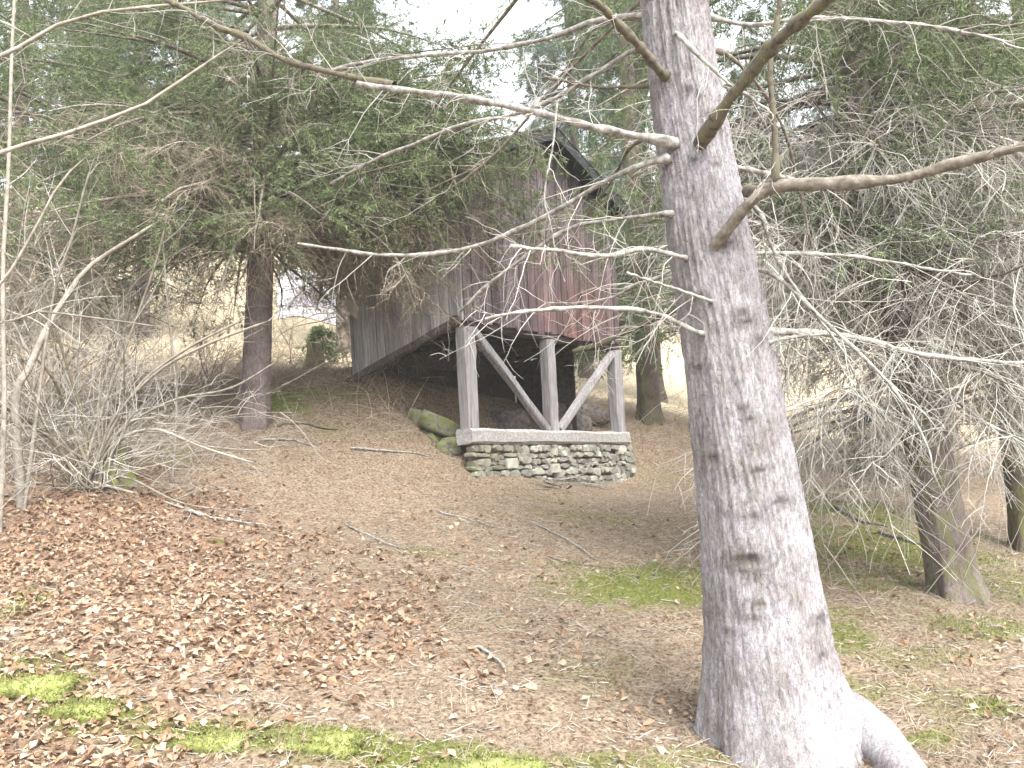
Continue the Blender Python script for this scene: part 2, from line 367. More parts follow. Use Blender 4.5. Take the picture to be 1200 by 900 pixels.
# ------------------------------------------------------------------ hut frame
HO = np.array([-0.563, 10.998, 2.178])
HU = np.array([math.sin(HD), math.cos(HD), 0]); HV = np.array([-math.cos(HD), math.sin(HD), 0])
HW, HDp, HP, HE, HA = 3.593, 1.975, 1.367, 3.43, 4.13
def H(u, v, z):
    u, v, z = np.broadcast_arrays(np.asarray(u, float), np.asarray(v, float), np.asarray(z, float))
    zc = np.maximum(z, 0)
    return HO + HU * (u - 0.0572 * zc)[..., None] + HV * (v - 0.0291 * zc)[..., None] + np.stack([0 * z, 0 * z, z], -1)
def to_hut(x, y):
    dx, dy = x - HO[0], y - HO[1]
    return dx * HU[0] + dy * HU[1], dx * HV[0] + dy * HV[1]

# ------------------------------------------------------------------ ground height
_cp = [  # pixel x, y in the photo and metres ahead
 (298, 497, 10.5), (108, 566, 8.6), (0, 545, 9.0), (548, 553, 10.85), (750, 566, 13.5), (650, 562, 12.2), (420, 445, 12.5), (480, 486, 11.6), (440, 455, 12.2), (765, 492, 16), (430, 600, 9.0),
 (1122, 700, 7.0), (1185, 648, 9.0), (1000, 592, 10.0), (980, 522, 17.0), (600, 700, 6.6), (300, 700, 6.2), (60, 700, 6.0), (800, 660, 7.6),
 (50, 800, 4.6), (430, 885, 4.25), (0, 900, 3.9), (600, 900, 4.1), (905, 878, 4.55), (1060, 890, 4.35), (1150, 880, 4.3), (1190, 780, 5.4),
 (300, 425, 15.0), (100, 455, 14.0), (-150, 520, 10.0), (-300, 700, 6.0), (1400, 760, 6.0), (1400, 620, 11.0),
 (230, 345, 28.0), (60, 350, 26), (300, 305, 45.0), (360, 345, 30), (790, 440, 28), (980, 500, 24), (980, 420, 45), (1200, 470, 30), (1200, 400, 55), (600, 350, 48), (600, 430, 27)]
_cw = np.array([unproj(*c) for c in _cp])
_ex = np.array([[0, 0, 0.0], [-4, 0, 0.15], [4, 0, -0.1], [0, -6, -1.0], [-8, -6, -0.9], [8, -6, -1.1], [0, 2, 0.0], [-30, 90, 32], [30, 90, 24], [-60, 40, 17], [60, 40, 7], [-25, 0, 1.0], [25, 0, -1.0], [0, 150, 50], [-90, 150, 52], [90, 150, 44]])
_C = np.vstack([_cw, _ex]); _CW = _C[:, :2] * 1.0
def _k(d): return np.sqrt(d * d + 0.6 ** 2)
_D = np.linalg.norm(_CW[:, None] - _CW[None], axis=-1); nC = len(_C)
_A = np.zeros((nC + 3, nC + 3)); _A[:nC, :nC] = _k(_D) - 0.02 * np.eye(nC); _A[:nC, nC] = 1; _A[:nC, nC + 1:] = _CW; _A[nC, :nC] = 1; _A[nC + 1:, :nC] = _CW.T
_W = np.linalg.solve(_A, np.concatenate([_C[:, 2], np.zeros(3)]))
def gz(x, y, rough=True):
    x = np.asarray(x, float); y = np.asarray(y, float); sh = x.shape; x = x.ravel(); y = y.ravel()
    z = np.empty_like(x)
    for a in range(0, len(x), 20000):
        q = np.stack([x[a:a + 20000], y[a:a + 20000]], 1)
        d = np.linalg.norm(q[:, None] - _CW[None], axis=-1)
        z[a:a + 20000] = _k(d) @ _W[:nC] + _W[nC] + q @ _W[nC + 1:]
    # hollow under the hut
    u, v = to_hut(x, y)
    sv = np.clip((v - 0.95) / 1.0, 0, 1); pit = -0.30 + 0.14 * np.clip(v, 0, 3) + (1.02 - 0.10 * np.clip(u, 0, 4)) * sv * sv * (3 - 2 * sv) + HO[2]
    wu = np.clip((u + 0.12) / 0.18, 0, 1) * np.clip((HW + 0.5 - u) / 0.9, 0, 1)
    wv = np.clip((v - 0.05) / 0.12, 0, 1) * np.clip((3.0 - v) / 1.0, 0, 1)
    wgt = wu * wv; wgt = wgt * wgt * (3 - 2 * wgt)
    z = z * (1 - wgt) + pit * wgt
    if rough:
        amp = np.clip(1 - y / 60, 0.15, 1)
        z = z + amp * (0.13 * fbm(x * 0.9, y * 0.9, 3) + 0.06 * fbm(x * 4, y * 4, 9, 3) + 0.022 * fbm(x * 16, y * 16, 17, 2))
    return z.reshape(sh)
def gpt(px, py, dmin=2.5, dmax=70):
    """where the line of sight through a photo pixel meets the ground"""
    ds = np.linspace(dmin, dmax, 900); P = EYE + ds[:, None] * (_f + (px - 600) / F * _r - (py - 450) / F * _u)
    h = gz(P[:, 0], P[:, 1], False); k = np.argmax(P[:, 2] < h)
    if P[k, 2] >= h[k]: k = len(ds) - 1
    p = P[k].copy(); p[2] = gz(p[0:1], p[1:2])[0]; return p

def patch(x, y, plist):
    s = np.zeros_like(x)
    for (cx, cy, rx, ry, a) in plist:
        d = np.sqrt(((x - cx) / rx) ** 2 + ((y - cy) / ry) ** 2)
        s = np.maximum(s, a * np.clip(1.6 - d - 1.5 * fbm(x * 3, y * 3, 5) - .8 * fbm(x * 12, y * 12, 6, 2), 0, 1))
    return s
MOSS = []
for (px, py, rx, ry, a) in [(20, 806, .42, .2, 1.), (98, 826, .28, .18, 1.), (245, 866, .32, .18, 1.), (310, 876, .3, .15, .9), (370, 884, .35, .18, 1.), (455, 890, .3, .15, .9), (540, 893, .55, .15, 1.), (690, 897, .4, .12, .8), (840, 895, .3, .12, .6), (1060, 640, 1.0, .8, .85), (1160, 740, .5, .4, .75), (1010, 680, .5, .4, .65), (950, 640, .4, .5, .75), (760, 682, .75, .48, 1.15), (990, 810, .35, .3, .6), (1080, 770, .4, .3, .55), (660, 660, .3, .2, .6), (330, 470, .35, .5, .9), (395, 462, .4, .4, .6), (985, 745, .28, .4, .9), (1000, 590, 1.1, 1.0, .85), (955, 580, .6, .5, .6), (20, 712, .14, .3, .9),
                            (500, 650, .4, .14, .5), (880, 862, .12, .2, .55), (1110, 820, .3, .25, .5), (1090, 880, .14, .1, .8), (700, 790, .35, .3, .4), (1180, 690, .4, .6, .7), (640, 585, .4, .3, .5), (330, 735, .2, .2, .35),
                            (45, 780, .2, .16, .8), (1130, 850, .2, .14, .5), (260, 640, .08, .06, .9), (200, 540, .4, .3, .5), (820, 600, .4, .3, .4), (700, 610, .6, .4, .45), (770, 560, .5, .4, .4), (440, 500, .3, .3, .35), (380, 500, .35, .25, .4), (560, 740, .3, .25, .25), (1170, 835, .15, .12, .9)]:
    g = gpt(px, py); MOSS.append((g[0], g[1], rx, ry, a))
_l0 = gpt(60, 640); _l1 = gpt(250, 720); _l2 = gpt(40, 860); _l3 = gpt(20, 590)
LEAFP = [(_l0[0], _l0[1], 1.7, 1.1, 1.0), (_l1[0], _l1[1], 1.1, 0.9, 0.8), (_l2[0], _l2[1], .9, .6, .8), (_l3[0], _l3[1], 2.0, .8, .9)]

def build_track():
    xs = np.linspace(325, 432, 16); ys = np.linspace(322, 378, 10)
    P = np.array([[gpt(x, y + 6 * math.sin(x * .05), 12, 90) for x in xs] for y in ys]); P[..., 2] += .03
    i = (np.arange(9) * 16)[:, None] + np.arange(15)[None]; Q = np.stack([i, i + 16, i + 17, i + 1], -1).reshape(-1, 4)
    o = obj('gravel_track', (P.reshape(-1, 3), Q), MAT['track'], kind='structure'); o['label'] = 'pale grey gravel track crossing the meadow behind the barn'
def build_ground():
    xs = np.concatenate([np.linspace(-100, -20, 34)[:-1], np.linspace(-20, -6, 60)[:-1], np.linspace(-6, 6, 300)[:-1], np.linspace(6, 20, 60)[:-1], np.linspace(20, 100, 34)])
    ys = np.concatenate([np.linspace(-20, 2.5, 40)[:-1], np.linspace(2.5, 9, 240)[:-1], np.linspace(9, 18, 170)[:-1], np.linspace(18, 60, 120)[:-1], np.linspace(60, 130, 30)])
    X, Y = np.meshgrid(xs, ys); Z = gz(X, Y)
    V = np.stack([X, Y, Z], -1).reshape(-1, 3); nx, ny = len(xs), len(ys)
    i = np.arange(nx - 1)[None, :] + (np.arange(ny - 1) * nx)[:, None]
    Q = np.stack([i, i + 1, i + nx + 1, i + nx], -1).reshape(-1, 4)
    o = obj('ground', (V, Q), MAT['ground'], kind='structure'); o['label'] = 'sloping forest floor of brown litter with moss patches'
    x, y = V[:, 0], V[:, 1]
    moss = patch(x, y, MOSS); leaf = patch(x, y, LEAFP)
    mea = np.clip((y + 3.5 * fbm(x * .3, y * .3, 31) - np.where(x < 0, 14.8, 17)) / 3.0, 0, 1)
    ca = o.data.color_attributes.new('mask', 'FLOAT_COLOR', 'POINT')
    ca.data.foreach_set('color', np.stack([moss, leaf, mea, np.ones_like(x)], 1).astype(np.float32).ravel())
build_ground()
MAT['track'] = simple_mat('pale_gravel', [(0.3, (0.42, 0.40, 0.41)), (0.7, (0.58, 0.56, 0.58))], 6)
build_track()

# ------------------------------------------------------------------ boxes, timbers
def beam(p0, p1, wd, ht, side, seg=6, jit=0.004, twist=0):
    """squared timber from p0 to p1, wd along side, ht across; worn, rounded edges"""
    p0, p1, side = map(np.asarray, (p0, p1, side)); ax = nrm(p1 - p0); s = nrm(side - ax * (side @ ax)); h = np.cross(ax, s)
    c = 0.16 * min(wd, ht)
    prof = []
    for sx, sy in ((1, 1), (-1, 1), (-1, -1), (1, -1)):
        a = (sx * wd / 2 - sx * c, sy * ht / 2); b_ = (sx * wd / 2, sy * ht / 2 - sy * c)
        prof += [b_, a] if sx * sy > 0 else [a, b_]
    prof = np.array(prof); k = len(prof); V = []
    for i in range(seg + 1):
        t = i / seg; q = p0 + (p1 - p0) * t
        V.append(q + prof[:, :1] * s + prof[:, 1:] * h + rng.normal(size=(k, 3)) * jit)
    V = np.array(V).reshape(-1, 3)
    i = (np.arange(seg) * k)[:, None] + np.arange(k)[None]; j = (np.arange(seg) * k)[:, None] + (np.arange(k)[None] + 1) % k
    Q = np.stack([i, j, j + k, i + k], -1).reshape(-1, 4)
    return V, [Q, np.arange(k)[None, ::-1], (np.arange(k) + seg * k)[None]]

def board(q, n, th, jit=0.003):
    """plank from quad q (4,3) thickened along n"""
    q = np.asarray(q) + rng.normal(size=(4, 3)) * jit; n = np.asarray(n)
    c = q.mean(0); fr = c + (q - c) * 1.0
    a = q; b_ = fr + n * th * 0.75; e = c + (fr - c) * np.array([1, 1, 1]) ; w_ = nrm(q[1] - q[0]) * 0.006
    top = b_ + n * th * .25 + np.array([w_, -w_, -w_, w_])
    V = np.vstack([a, b_, top])
    Q = [[3, 2, 1, 0], [8, 9, 10, 11]]
    for o_ in (0, 4):
        for k in range(4): Q.append([o_ + k, o_ + (k + 1) % 4, o_ + 4 + (k + 1) % 4, o_ + 4 + k])
    return V, np.array(Q)

# ------------------------------------------------------------------ the hut
def build_hut():
    base = H(HW / 2, HDp / 2, 0.0); base[2] = HO[2]
    t = thing('hay_barn', 'small old wooden barn of purple brown boards raised on grey braced posts', 'barn', base)
    nf = -HV; 
    # front boards, one by one
    us = np.concatenate([[-0.06], np.cumsum(rng.uniform(0.13, 0.20, 26)) - 0.06]); us = us[us < HW - 0.02]; us = np.append(us, HW + 0.06)
    def roofz(u): return HE + (HA - HE) * (1 - abs(u - HW / 2) / (HW / 2)) - 0.05
    for a, b_ in zip(us[:-1], us[1:]):
        g = 0.006; zb = HP - 0.02 + rng.uniform(-0.05, 0.03) ; a2, b2 = a + g, b_ - g
        vo = -0.05 - rng.uniform(0, 0.012)
        q = np.array([H(a2, vo, zb), H(b2, vo, zb + rng.uniform(-.015, .015)), H(b2, vo, roofz(b2)), H(a2, vo, roofz(a2))])
        bo = obj('wall_board', board(q, nf, 0.026), MAT['board_front'], t, smooth=False)
    # side boards (left), their feet cut along the slanting skirting beam
    vs = np.concatenate([[-0.075], np.cumsum(rng.uniform(0.13, 0.19, 20))]); vs = vs[vs < HDp - 0.05]; vs = np.append(vs, HDp)
    def skirt(v): return HP - 0.03 - 0.53 * np.clip((v - 0.1) / (HDp - 0.1), 0, 1)
    for a, b_ in zip(vs[:-1], vs[1:]):
        g = 0.005; uo = -0.05 - rng.uniform(0, 0.02)
        q = np.array([H(uo, b_ - g, skirt(b_)), H(uo, a + g, skirt(a)), H(uo, a + g, HE - 0.02), H(uo, b_ - g, HE - 0.02)])
        obj('wall_board', board(q, -HU, 0.026), MAT['board_side'], t, smooth=False)
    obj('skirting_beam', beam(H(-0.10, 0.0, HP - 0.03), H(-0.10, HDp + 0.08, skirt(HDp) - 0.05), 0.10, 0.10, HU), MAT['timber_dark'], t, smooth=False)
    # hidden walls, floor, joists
    obj('back_panel', board([H(HW, HDp, HP - .3), H(0.0, HDp, HP - .3), H(0.0, HDp, HE), H(HW, HDp, HE)], HV, 0.03), MAT['timber_dark'], t, smooth=False)  # dark colour puts shade into the hollow below the floor
    obj('back_shade_boards', board([H(HW, HDp + .035, .0), H(-0.02, HDp + .035, .0), H(-0.02, HDp + .035, HP - .25), H(HW, HDp + .035, HP - .25)], HV, 0.03), MAT['timber_dark'], t, smooth=False)  # added boards that keep out light from behind, to darken the hollow
    for k in range(7):   # added boards that block light at the rear of the open right end
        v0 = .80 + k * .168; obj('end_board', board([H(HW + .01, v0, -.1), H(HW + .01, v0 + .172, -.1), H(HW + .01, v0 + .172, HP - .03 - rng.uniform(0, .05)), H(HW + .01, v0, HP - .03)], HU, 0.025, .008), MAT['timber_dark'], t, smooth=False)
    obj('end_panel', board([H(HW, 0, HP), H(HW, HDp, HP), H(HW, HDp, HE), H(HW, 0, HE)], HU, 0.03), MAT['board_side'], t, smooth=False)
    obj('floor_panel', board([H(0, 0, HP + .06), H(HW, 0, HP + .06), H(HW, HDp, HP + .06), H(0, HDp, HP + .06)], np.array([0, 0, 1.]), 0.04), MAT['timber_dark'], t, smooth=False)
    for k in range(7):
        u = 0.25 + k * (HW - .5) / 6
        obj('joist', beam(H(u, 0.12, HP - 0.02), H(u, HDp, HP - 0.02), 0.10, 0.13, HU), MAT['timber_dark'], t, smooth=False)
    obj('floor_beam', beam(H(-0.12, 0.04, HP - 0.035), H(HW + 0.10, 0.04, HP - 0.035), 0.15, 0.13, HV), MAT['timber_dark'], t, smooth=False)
    # posts, braces, sill
    for u, wd in ((0.03, 0.20), (HW / 2 - 0.02, 0.185), (HW - 0.03, 0.20)):
        obj('post', beam(H(u, 0.0, -0.01), H(u, 0.0, HP - 0.10), wd, wd, HU, 8), MAT['timber'], t, smooth=False)
    obj('brace', beam(H(0.14, -0.02, HP - 0.12), H(HW / 2 - 0.14, -0.02, 0.0), 0.11, 0.10, HV), MAT['timber'], t, smooth=False)
    obj('brace', beam(H(HW - 0.12, -0.02, HP - 0.16), H(HW / 2 + 0.13, -0.02, 0.0), 0.11, 0.10, HV), MAT['timber'], t, smooth=False)
    obj('sill_beam', beam(H(-0.10, 0, -0.10), H(HW + 0.12, 0, -0.10), 0.26, 0.19, HV, 12, 0.006), MAT['timber_long'], t, smooth=False)
    # pale corner board left loose at the far edge
    q = np.array([H(-0.09, HDp + .02, 1.75), H(-0.09, HDp - .17, 1.60), H(-0.09, HDp - .17, 2.05), H(-0.09, HDp + .02, 2.15)])
    obj('patch_board', board(q, -HU, 0.025), MAT['cut_wood'], t, smooth=False)
    # roof
    for s in (-1, 1):
        oh = 0.28 if s < 0 else 0.10; ue = HW / 2 + s * (HW / 2 + oh); ze = HE - oh * (HA - HE) / (HW / 2)
        q = np.array([H(HW / 2, -0.32, HA), H(ue, -0.32, ze), H(ue, HDp + .3, ze), H(HW / 2, HDp + .3, HA)])
        if s > 0: q = q[[0, 3, 2, 1]][:, :]
        n_ = nrm(np.cross(q[1] - q[0], q[3] - q[0])); n_ = n_ * np.sign(n_[2])
        qq = q if np.cross(q[1] - q[0], q[3] - q[0])[2] > 0 else q[::-1]
        ro = obj('roof', board(qq, n_, 0.05), MAT['roof'], t, smooth=False)
        obj('bargeboard', beam(H(HW / 2 + s * 0.01, -0.345, HA - .03), H(ue, -0.345, ze - .03), 0.03, 0.15, HV), MAT['roof'], t, smooth=False)
        for k in range(5):   # roofing boards laid along the slope edge
            f0, f1 = k / 5, (k + 1) / 5
            a_ = H(HW / 2 + (ue - HW / 2) * f0, -0.37, HA + (ze - HA) * f0 + .062); b_ = H(HW / 2 + (ue - HW / 2) * (f1 + .03), -0.37, HA + (ze - HA) * (f1 + .03) + .045)
            c_ = b_ + HV * (HDp + .72); d_ = a_ + HV * (HDp + .72)
            q = np.array([a_, b_, c_, d_]); q = q if np.cross(q[1] - q[0], q[3] - q[0])[2] > 0 else q[::-1]
            obj('roof_board', board(q, np.array([0, 0, 1.0]), 0.022), MAT['roof'], ro, ROOT[t.name], smooth=False)
    return t
build_hut()

def rock(c, r, flat=0.7, n=2, seed=0, rough=0.22, axis=None):
    """irregular lump from a subdivided icosahedron"""
    import bmesh
    bm = bmesh.new(); bmesh.ops.create_icosphere(bm, subdivisions=n, radius=1.0)
    V = np.array([v.co[:] for v in bm.verts]); Fa = np.array([[v.index for v in f.verts] for f in bm.faces]); bm.free()
    off = np.array([mnoise.noise(Vector(v * 1.1) + Vector((seed * 3.7, seed, 0))) + 0.5 * mnoise.noise(Vector(v * 2.7) + Vector((seed * 1.7, 0, seed))) for v in V])
    V = V * (1 + rough * 2 * off)[:, None]
    V = np.clip(V, -0.80, 0.80)
    V = V + 0.05 * np.array([mnoise.noise(Vector(v * 5.0) + Vector((seed, 0, seed * 2.3))) for v in V])[:, None] * nrm(V)
    V = V * np.asarray(r) * np.array([1, 1, flat])
    if axis is not None:
        ca, sa = math.cos(axis), math.sin(axis); V = np.stack([V[:, 0] * ca - V[:, 1] * sa, V[:, 0] * sa + V[:, 1] * ca, V[:, 2]], 1)
    return V + np.asarray(c), Fa

def build_stone_wall():
    base = H(HW / 2, 0, -0.5)
    t = thing('stone_wall', 'low dry stone footing wall with pale blocks under the grey sill beam of the barn', 'stone wall', base)
    u0, u1 = -0.06, HW + 0.17; top = -0.2
    core = [H(u0 + .05, 0.02, top - 0.6), H(u1 - .05, 0.02, top - 0.6), H(u1 - .05, 0.02, top - .005), H(u0 + .05, 0.02, top - .005)]
    obj('wall_core', board(core, -HV, 0.05), MAT['mortar'], t, smooth=False)
    z = top; row = 0
    while z > top - 0.72:
        h = rng.uniform(0.06, 0.125); u = u0 - rng.uniform(0, .02) + (-.04 if row % 2 else 0)
        while u < u1:
            wd = rng.uniform(0.10, 0.30) if rng.random() < .6 else rng.uniform(0.07, 0.13)
            wd = min(wd, max(u1 + 0.04 - u, 0.07)); hh = h * rng.uniform(0.75, 1.55); z_ = z + rng.uniform(-.022, .022)
            k = 7; ang = np.arange(k) / k * 2 * math.pi + rng.uniform(0, 1) ; rr = 1 / np.maximum(np.abs(np.cos(ang)), np.abs(np.sin(ang))) ** rng.uniform(.3, .9) * rng.uniform(0.84, 1.06, k)
            ou = u + wd / 2 + np.cos(ang) * rr * wd / 2 * 1.0; oz = z_ - h / 2 + np.sin(ang) * rr * hh / 2 * .98; oz = np.minimum(oz, top - .004)
            pr = rng.uniform(0.075, 0.115) + 0.04 * (top - z) / 0.6
            fb = H(ou, np.full(k, 0.0), oz); f1 = H(ou, np.full(k, -pr), oz)
            f2 = H(u + wd / 2 + (ou - u - wd / 2) * .82, np.full(k, -pr - .022) - rng.uniform(0, .012, k), z_ - h / 2 + (oz - z_ + h / 2) * rng.uniform(.7, .86))
            V = np.vstack([fb, f1, f2]); i = np.arange(k); j = (i + 1) % k
            Q = np.concatenate([np.stack([i, j, j + k, i + k], 1), np.stack([i + k, j + k, j + 2 * k, i + 2 * k], 1)])
            px = u / (u1 - u0); m = MAT['stone']
            if px < 0.22 and rng.random() < .75: m = MAT['stone_moss']
            elif rng.random() < 0.05 + (0.10 if px > .8 else 0): m = MAT['stone_pale']
            obj('stone', (V, [Q, (i + 2 * k)[None]]), m, t, smooth=False)
            u += wd
        z -= h; row += 1
    # squared pale blocks that stand out in the face
    for (px, py, bw, bh) in ((600, 542, .22, .115), (651, 550, .20, .095), (702, 532, .10, .10), (728, 528, .11, .09), (652, 530, .09, .08), (741, 551, .10, .07)):
        # where the sight line meets the wall face
        d = _f + (px - 600) / F * _r - (py - 450) / F * _u; tt = ((HO - HV * 0.15 - EYE) @ HV) / (d @ HV); p = EYE + d * tt
        q = np.array([p - HU * bw / 2 - [0, 0, bh / 2], p + HU * bw / 2 - [0, 0, bh / 2], p + HU * bw / 2 * .97 + [0, 0, bh / 2], p - HU * bw / 2 * .95 + [0, 0, bh / 2]]) + HV * .08
        b_ = obj('stone', board(q, -HV, 0.10, 0.008), MAT['stone_pale'], t, smooth=False)
build_stone_wall()

# boulders and logs by the hut
def rock_thing(name, label, cat, px, py, r, mat, d=None, flat=.7, seed=1, axis=0, sink=0.25, n=2, group=None, rough=.22):
    p = gpt(px, py) if d is None else unproj(px, py, d)
    if d is not None: p[2] = gz(p[:1], p[1:2])[0]
    c = p + np.array([0, 0, max(r) * flat * (1 - 2 * sink) * .5])
    o = obj(name, tuple(rock(c, r, flat, n, seed, rough, axis)), mat, None, p, smooth=n > 2)
    return tag(o, label, cat, group)
def hp(u, v): 
    p = H(u, v, 0.0); p[2] = gz(p[:1], p[1:2])[0]; return p
for px, py, dd, r, ax_, tilt, lab, sd_ in [(517, 500, 11.35, (.36, .15, .17), -.9, .45, 'long mossy slab leaning behind the left post above the stone footing', 3), (498, 494, 11.6, (.30, .16, .17), -.7, .3, 'mossy boulder highest on the left, behind the long mossy slab', 7),
                                           (530, 527, 11.2, (.26, .2, .22), .4, 0, 'mossy boulder low down where the stone footing meets the left bank', 5), (508, 519, 11.5, (.30, .22, .26), .2, 0, 'dark mossy boulder wedged under the long mossy slab', 4)]:
    c = unproj(px, py, dd); V, Fa = rock((0, 0, 0), r, .9, 3, sd_, .25, None); ct, st_ = math.cos(tilt), math.sin(tilt)
    V = np.stack([V[:, 0] * ct + V[:, 2] * st_, V[:, 1], -V[:, 0] * st_ + V[:, 2] * ct], 1); ca, sa = math.cos(ax_ + .9), math.sin(ax_ + .9); V = np.stack([V[:, 0] * ca - V[:, 1] * sa, V[:, 0] * sa + V[:, 1] * ca, V[:, 2]], 1)
    tag(obj('boulder', (V + c, Fa), MAT['rock_moss'], None, c), lab, 'boulder', 'boulders around the barn')
for k, (u, v, r, lab, mt, sd_) in enumerate([
                             (2.55, 1.35, (.42, .30, .26), 'grey slab of rock lying under the barn behind the right brace', 'rock_bare', 6),
                             (1.75, 1.0, (.26, .2, .16), 'small dark rock under the barn behind the middle post', 'rock_bare', 8),
                             (3.0, 0.75, (.34, .22, .13), 'flat stone lying on the earth close behind the right post', 'rock_bare', 9),
                             (HW + .25, 1.1, (.42, .4, .62), 'tall pale boulder standing just right of the barn beside the dark trunk', 'rock_bare', 12),
                             (HW + 1.1, 1.3, (.5, .35, .3), 'dark boulder at the right foot of the dark trunk behind the barn', 'rock_bare', 14)]):
    p = hp(u, v)
    o = obj('boulder', tuple(rock(p + [0, 0, r[2] * .35], r, .8, 3, sd_, .25, [.6, .2, .7, .4, .1][k])), MAT[mt], None, p)
    tag(o, lab, 'boulder', 'boulders around the barn')

# mossy stones along the lip of the lower terrace
for k, (px, py, rx, ry, h, lab, mt) in enumerate([(20, 806, .32, .15, .16, 'wide mossy stone at the left end of the terrace edge', 'moss'), (98, 826, .17, .13, .16, 'narrow mossy stone second from the left in the terrace edge', 'moss'), (245, 866, .21, .13, .15, 'mossy stone right of the gap in the terrace edge', 'moss'), (370, 884, .24, .13, .13, 'low mossy stone in the middle of the terrace edge', 'moss'), (540, 897, .42, .12, .13, 'longest mossy stone of the terrace edge at the bottom of the slope', 'moss')]):
    p = gpt(px, py)
    o = obj('terrace_stone', tuple(rock(p + [0, 0, -.02], (rx * 1.15, ry * 1.25, h * .62), .62, 3, 20 + k, .22, -0.12)), MAT[mt], None, p)
    tag(o, lab, 'stone', 'stones edging the lower terrace')
#PART2
# ------------------------------------------------------------------ the big spruce
def set_mask(o, rg):
    ca = o.data.color_attributes.new('mask', 'FLOAT_COLOR', 'POINT'); n_ = len(rg)
    ca.data.foreach_set('color', np.concatenate([rg, np.zeros((n_, 1)), np.ones((n_, 1))], 1).astype(np.float32).ravel())

def trunk_geo(ctrl, na, nl, flare=0.0, flare_h=0.5, lobes=5, seed=0, rough=0.006, knots=(), moss_side=None, moss=0.0, lobe=None):
    """ctrl rows (x, y, z, radius) from below the ground upwards -> verts, faces, mask"""
    C = polyline(ctrl, nl); P, R = C[:, :3], np.maximum(C[:, 3], 0.004)
    T = nrm(np.gradient(P, axis=0)); ref = np.array([1.0, 0, 0]); A = nrm(ref - T * (T @ ref)[:, None]); B = np.cross(T, A)
    a = np.arange(na) / na * 2 * math.pi; AA, LL = np.meshgrid(a, np.concatenate([[0], np.cumsum(np.linalg.norm(np.diff(P, axis=0), axis=1))]))
    zrel = np.maximum(P[:, 2] - gz(P[:1, 0], P[:1, 1], False)[0], 0)[:, None]
    fl = flare * np.exp(-zrel / (flare_h * 0.45)) * (0.45 + 0.75 * np.clip(np.sin(AA * lobes + seed) + 0.4 * np.sin(AA * (lobes - 2) + 1 + seed), -0.4, 1.4))
    cx, cy = np.cos(AA) * R.mean() * 1.0, np.sin(AA) * R.mean()
    # furrows drawn out along the stem and plates across it
    n1 = fbm(np.cos(AA) * 7 + 50, np.sin(AA) * 7 + LL * 1.6, seed + 1, 4) + fbm(np.sin(AA) * 26 + 90, np.cos(AA) * 26 + LL * 6.0, seed + 5, 3) * .8 + .5 * fbm(np.sin(AA) * 40 + 10, LL * 30 + np.cos(AA) * 40, seed + 8, 2)
    low = fbm(np.cos(AA) * 1.3 + 5, np.sin(AA) * 1.3 + LL * .9, seed + 11, 3)
    RR = R[:, None] * (1 + 0.05 * low + fl) + rough * n1 * 2.6
    if lobe:
        for (la, amp, lh, lw) in lobe:
            da = (AA - la + math.pi) % (2 * math.pi) - math.pi; RR += R[:, None] * amp * np.exp(-(zrel / lh) ** 1.3) * np.exp(-(da / lw) ** 2)
    msk = np.zeros((nl, na, 2))
    for (ka, kl, kr, dep) in knots:
        da = (AA - ka + math.pi) % (2 * math.pi) - math.pi
        d2 = ((da * R.mean()) / (kr * 1.25)) ** 2 + ((LL - kl) / kr) ** 2
        RR += 0.35 * kr * np.exp(-d2 * 0.7) - dep * kr * np.exp(-d2 * 4.0)
        msk[..., 0] = np.maximum(msk[..., 0], np.clip(2.6 * np.exp(-d2 * 3.0) + 1.8 * n1 * np.exp(-d2 * .5) + .45 * np.exp(-((np.sqrt(d2) - 1.25) / .22) ** 2), 0, 1) * 0.8)
    if moss:
        side = 0.5 + 0.5 * np.cos(AA - moss_side); msk[..., 1] = moss * np.clip(side * 1.3 - .25 + np.exp(-zrel / .5) * .5, 0, 1)
    V = P[:, None, :] + RR[..., None] * (A[:, None, :] * np.cos(AA)[..., None] + B[:, None, :] * np.sin(AA)[..., None])
    i = (np.arange(nl - 1) * na)[:, None] + np.arange(na)[None]; j = (np.arange(nl - 1) * na)[:, None] + (np.arange(na)[None] + 1) % na
    Q = np.stack([i, j, j + na, i + na], -1).reshape(-1, 4)
    return V.reshape(-1, 3), [Q, (np.arange(na) + (nl - 1) * na)[None]], msk.reshape(-1, 2)

def add_trunk(parent, mat, *a, **k):
    V, Fs, m = trunk_geo(*a, **k); o = obj('trunk', (V, Fs), mat, parent); set_mask(o, m); return o

